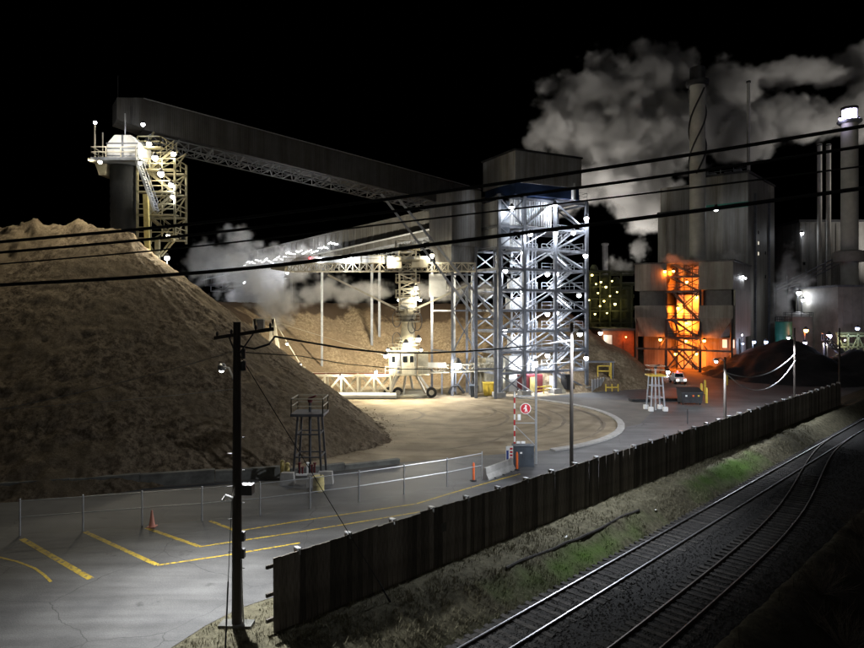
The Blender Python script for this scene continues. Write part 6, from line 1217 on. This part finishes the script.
# ================================================================== STEAM
def steam(name, blobs, bmin, bmax, res, nscale, thr, dens_, label, seed=0.0, amp=1.5, edge=3.0):
    ng = bpy.data.node_groups.new(name, 'GeometryNodeTree'); ng.interface.new_socket('Geometry', in_out='OUTPUT', socket_type='NodeSocketGeometry')
    N = ng.nodes; L = ng.links; out = N.new('NodeGroupOutput'); pos = N.new('GeometryNodeInputPosition')
    off = N.new('ShaderNodeVectorMath'); off.operation = 'ADD'; L.new(pos.outputs[0], off.inputs[0]); off.inputs[1].default_value = (seed, seed * 1.3, seed * .7)
    nz = N.new('ShaderNodeTexNoise'); nz.inputs['Scale'].default_value = nscale; nz.inputs['Detail'].default_value = 7; nz.inputs['Roughness'].default_value = 0.62; nz.inputs['Distortion'].default_value = 0.35; L.new(off.outputs[0], nz.inputs['Vector'])
    cur = None
    for c, r in blobs:
        sb = N.new('ShaderNodeVectorMath'); sb.operation = 'SUBTRACT'; L.new(pos.outputs[0], sb.inputs[0]); sb.inputs[1].default_value = tuple(c)
        dv = N.new('ShaderNodeVectorMath'); dv.operation = 'DIVIDE'; L.new(sb.outputs[0], dv.inputs[0]); dv.inputs[1].default_value = tuple(r)
        ln = N.new('ShaderNodeVectorMath'); ln.operation = 'LENGTH'; L.new(dv.outputs[0], ln.inputs[0])
        if cur is None: cur = ln.outputs['Value']
        else:
            mn = N.new('ShaderNodeMath'); mn.operation = 'SMOOTH_MIN'; mn.inputs[2].default_value = 0.35; L.new(cur, mn.inputs[0]); L.new(ln.outputs['Value'], mn.inputs[1]); cur = mn.outputs[0]
    def mth(op, a, b):
        q = N.new('ShaderNodeMath'); q.operation = op
        for i, v in enumerate((a, b)):
            if isinstance(v, (int, float)): q.inputs[i].default_value = v
            else: L.new(v, q.inputs[i])
        return q.outputs[0]
    e = mth('SUBTRACT', 1.0, cur); nn = mth('MULTIPLY', mth('SUBTRACT', nz.outputs[0], thr), amp * 2)
    wp = N.new('ShaderNodeVectorMath'); wp.operation = 'MULTIPLY_ADD'; wp.inputs[1].default_value = (1.6 / nscale * 0.12,) * 3; L.new(nz.outputs['Color'], wp.inputs[0]); L.new(off.outputs[0], wp.inputs[2])
    for q_, w_ in ((2.4, 0.50), (5.6, 0.22)):
        vo = N.new('ShaderNodeTexVoronoi'); vo.feature = 'F1'; vo.inputs['Scale'].default_value = nscale * q_; L.new(wp.outputs[0], vo.inputs['Vector'])
        nn = mth('ADD', nn, mth('MULTIPLY', mth('SUBTRACT', 0.42, vo.outputs['Distance']), w_ * amp)); d = mth('MULTIPLY', mth('ADD', e, nn), edge)
    d = mth('MINIMUM', mth('MAXIMUM', d, 0.0), 1.0); d = mth('MULTIPLY', d, d)
    vc = N.new('GeometryNodeVolumeCube'); L.new(d, vc.inputs['Density']); vc.inputs['Min'].default_value = tuple(bmin); vc.inputs['Max'].default_value = tuple(bmax)
    for k, nm in enumerate(('Resolution X', 'Resolution Y', 'Resolution Z')): vc.inputs[nm].default_value = res[k]
    sm = N.new('GeometryNodeSetMaterial'); L.new(vc.outputs[0], sm.inputs[0])
    mt = bpy.data.materials.new(name); mt.use_nodes = True; n = mt.node_tree.nodes; l = mt.node_tree.links; n.remove(n['Principled BSDF']); pv = n.new('ShaderNodeVolumePrincipled')
    pv.inputs['Color'].default_value = (0.86, 0.85, 0.84, 1); pv.inputs['Density'].default_value = dens_; pv.inputs['Anisotropy'].default_value = 0.2; l.new(pv.outputs[0], n['Material Output'].inputs['Volume'])
    sm.inputs['Material'].default_value = mt; L.new(sm.outputs[0], out.inputs[0])
    me = bpy.data.meshes.new(name); o = bpy.data.objects.new(name, me); col.objects.link(o); md = o.modifiers.new('steam', 'NODES'); md.node_group = ng
    o['kind'] = 'stuff'; o['label'] = label; o['category'] = 'steam'
def SB(px, py, d, rx, ry, rz): k = d / FPX; return (P(px, py, d), (rx * k, ry, rz * k))
D = D_STEAM = 178
steam('plant_steam', [SB(575, 125, D, 48, 9, 45), SB(610, 95, D, 45, 9, 42), SB(655, 78, D, 42, 9, 34), SB(620, 160, D, 60, 10, 45), SB(570, 185, D, 45, 8, 32), SB(680, 130, D, 55, 9, 40), SB(725, 95, D, 26, 8, 36), SB(735, 140, D, 40, 8, 30), SB(800, 118, D + 4, 70, 8, 22), SB(815, 73, D, 70, 7, 13), SB(870, 62, D, 60, 8, 18), SB(880, 110, D, 60, 8, 26), SB(640, 205, D, 24, 7, 30)],
      (px_x(505, D), D - 13, 24), (px_x(945, D), D + 14, 92), (320, 56, 176), 0.075, 0.49, 0.36, 'big grey steam plume billowing behind the chimney and boiler house', 4.0, 1.0, 5.0)
D = 107
steam('yard_steam', [SB(255, 285, D, 42, 5, 34), SB(225, 262, D, 45, 5, 28), SB(290, 265, D, 42, 5, 22), SB(245, 318, D - 2, 34, 5, 32), SB(345, 292, D, 60, 4, 14), SB(440, 291, D, 70, 4, 10), SB(270, 300, D - 5, 30, 4, 26)],
      (px_x(165, D), D - 13, 5), (px_x(520, D), D + 7, 29), (190, 50, 72), 0.17, 0.50, 0.30, 'drifting pale steam behind the big bark pile', 9.0, 1.5, 3.5)
D = 152
steam('plant_steam', [SB(620, 268, D + 8, 16, 3, 9), SB(640, 250, D + 8, 10, 3, 16), SB(612, 262, D + 8, 10, 3, 8)], (px_x(590, D), D, 15), (px_x(662, D), D + 14, 36), (60, 36, 54), 0.32, 0.5, 0.30, 'small steam puffs between the tower and filter building', 3.0, 1.1, 2.5)
D = 146
steam('plant_steam', [SB(782, 300, D, 12, 3, 36), SB(788, 270, D, 12, 3, 30), SB(800, 282, D, 16, 3, 12)], (px_x(762, D), D - 5, 2), (px_x(825, D), D + 5, 32), (56, 30, 90), 0.35, 0.5, 0.22, 'thin steam rising above the green tank', 7.0, 1.1, 2.2)
D = 122
steam('plant_steam', [SB(672, 259, D, 10, 2.5, 7), SB(732, 257, D + 4, 12, 3, 8), SB(690, 262, D, 14, 2.5, 5)], (px_x(655, D), D - 5, 17), (px_x(752, D), D + 11, 26), (80, 40, 40), 0.45, 0.5, 0.30, 'wisps of steam over the filter building roof', 5.0, 1.1, 2.2)
# masts added behind the plant only to light the steam from below
for k, (px, d_, pw) in enumerate(((525, 150, 85000), (612, 171, 42000), (643, 178, 24000), (787, 181, 100000), (950, 160, 110000))):
    c = Vector((px_x(px, d_), d_, 0)); fl = thing('added_steam_flood', c, ['added steam floodlight hidden behind the transfer tower', 'added steam floodlight behind the process structure', 'added steam floodlight beside the boiler house', 'added steam floodlight between boiler house and dark plant building', 'added steam floodlight beyond the right edge of the plant'][k], 'floodlight', 'added steam floodlights behind the plant')
    m = MB(); m.lathe(c, [(0.3, 0), (0.2, 9)], 8); m.build('mast', 'steel_grey', fl); m = MB(); m.beam(c + Vector((-1.2, 0, 9)), c + Vector((1.2, 0, 9)), 0.3); m.build('lamp_bar', 'steel_grey', fl)
    for dx in (-0.8, 0.8): m = MB(); m.box(c.x + dx - .3, c.x + dx + .3, c.y - .2, c.y + .2, 9.2, 9.55); h = m.build('lamp_housing', 'steel_dark', fl); m = MB(); m.box(c.x + dx - .25, c.x + dx + .25, c.y - .16, c.y + .16, 9.553, 9.58); m.build('lamp_lens', 'lamp_warm', h)
    light(fl, c + Vector((0, 0, 10.0)), pw, (1.0, 0.94, 0.86), 0.5, 'SPOT', aim=Vector((c.x, D_STEAM, 60)), spot=110, blend=0.8)
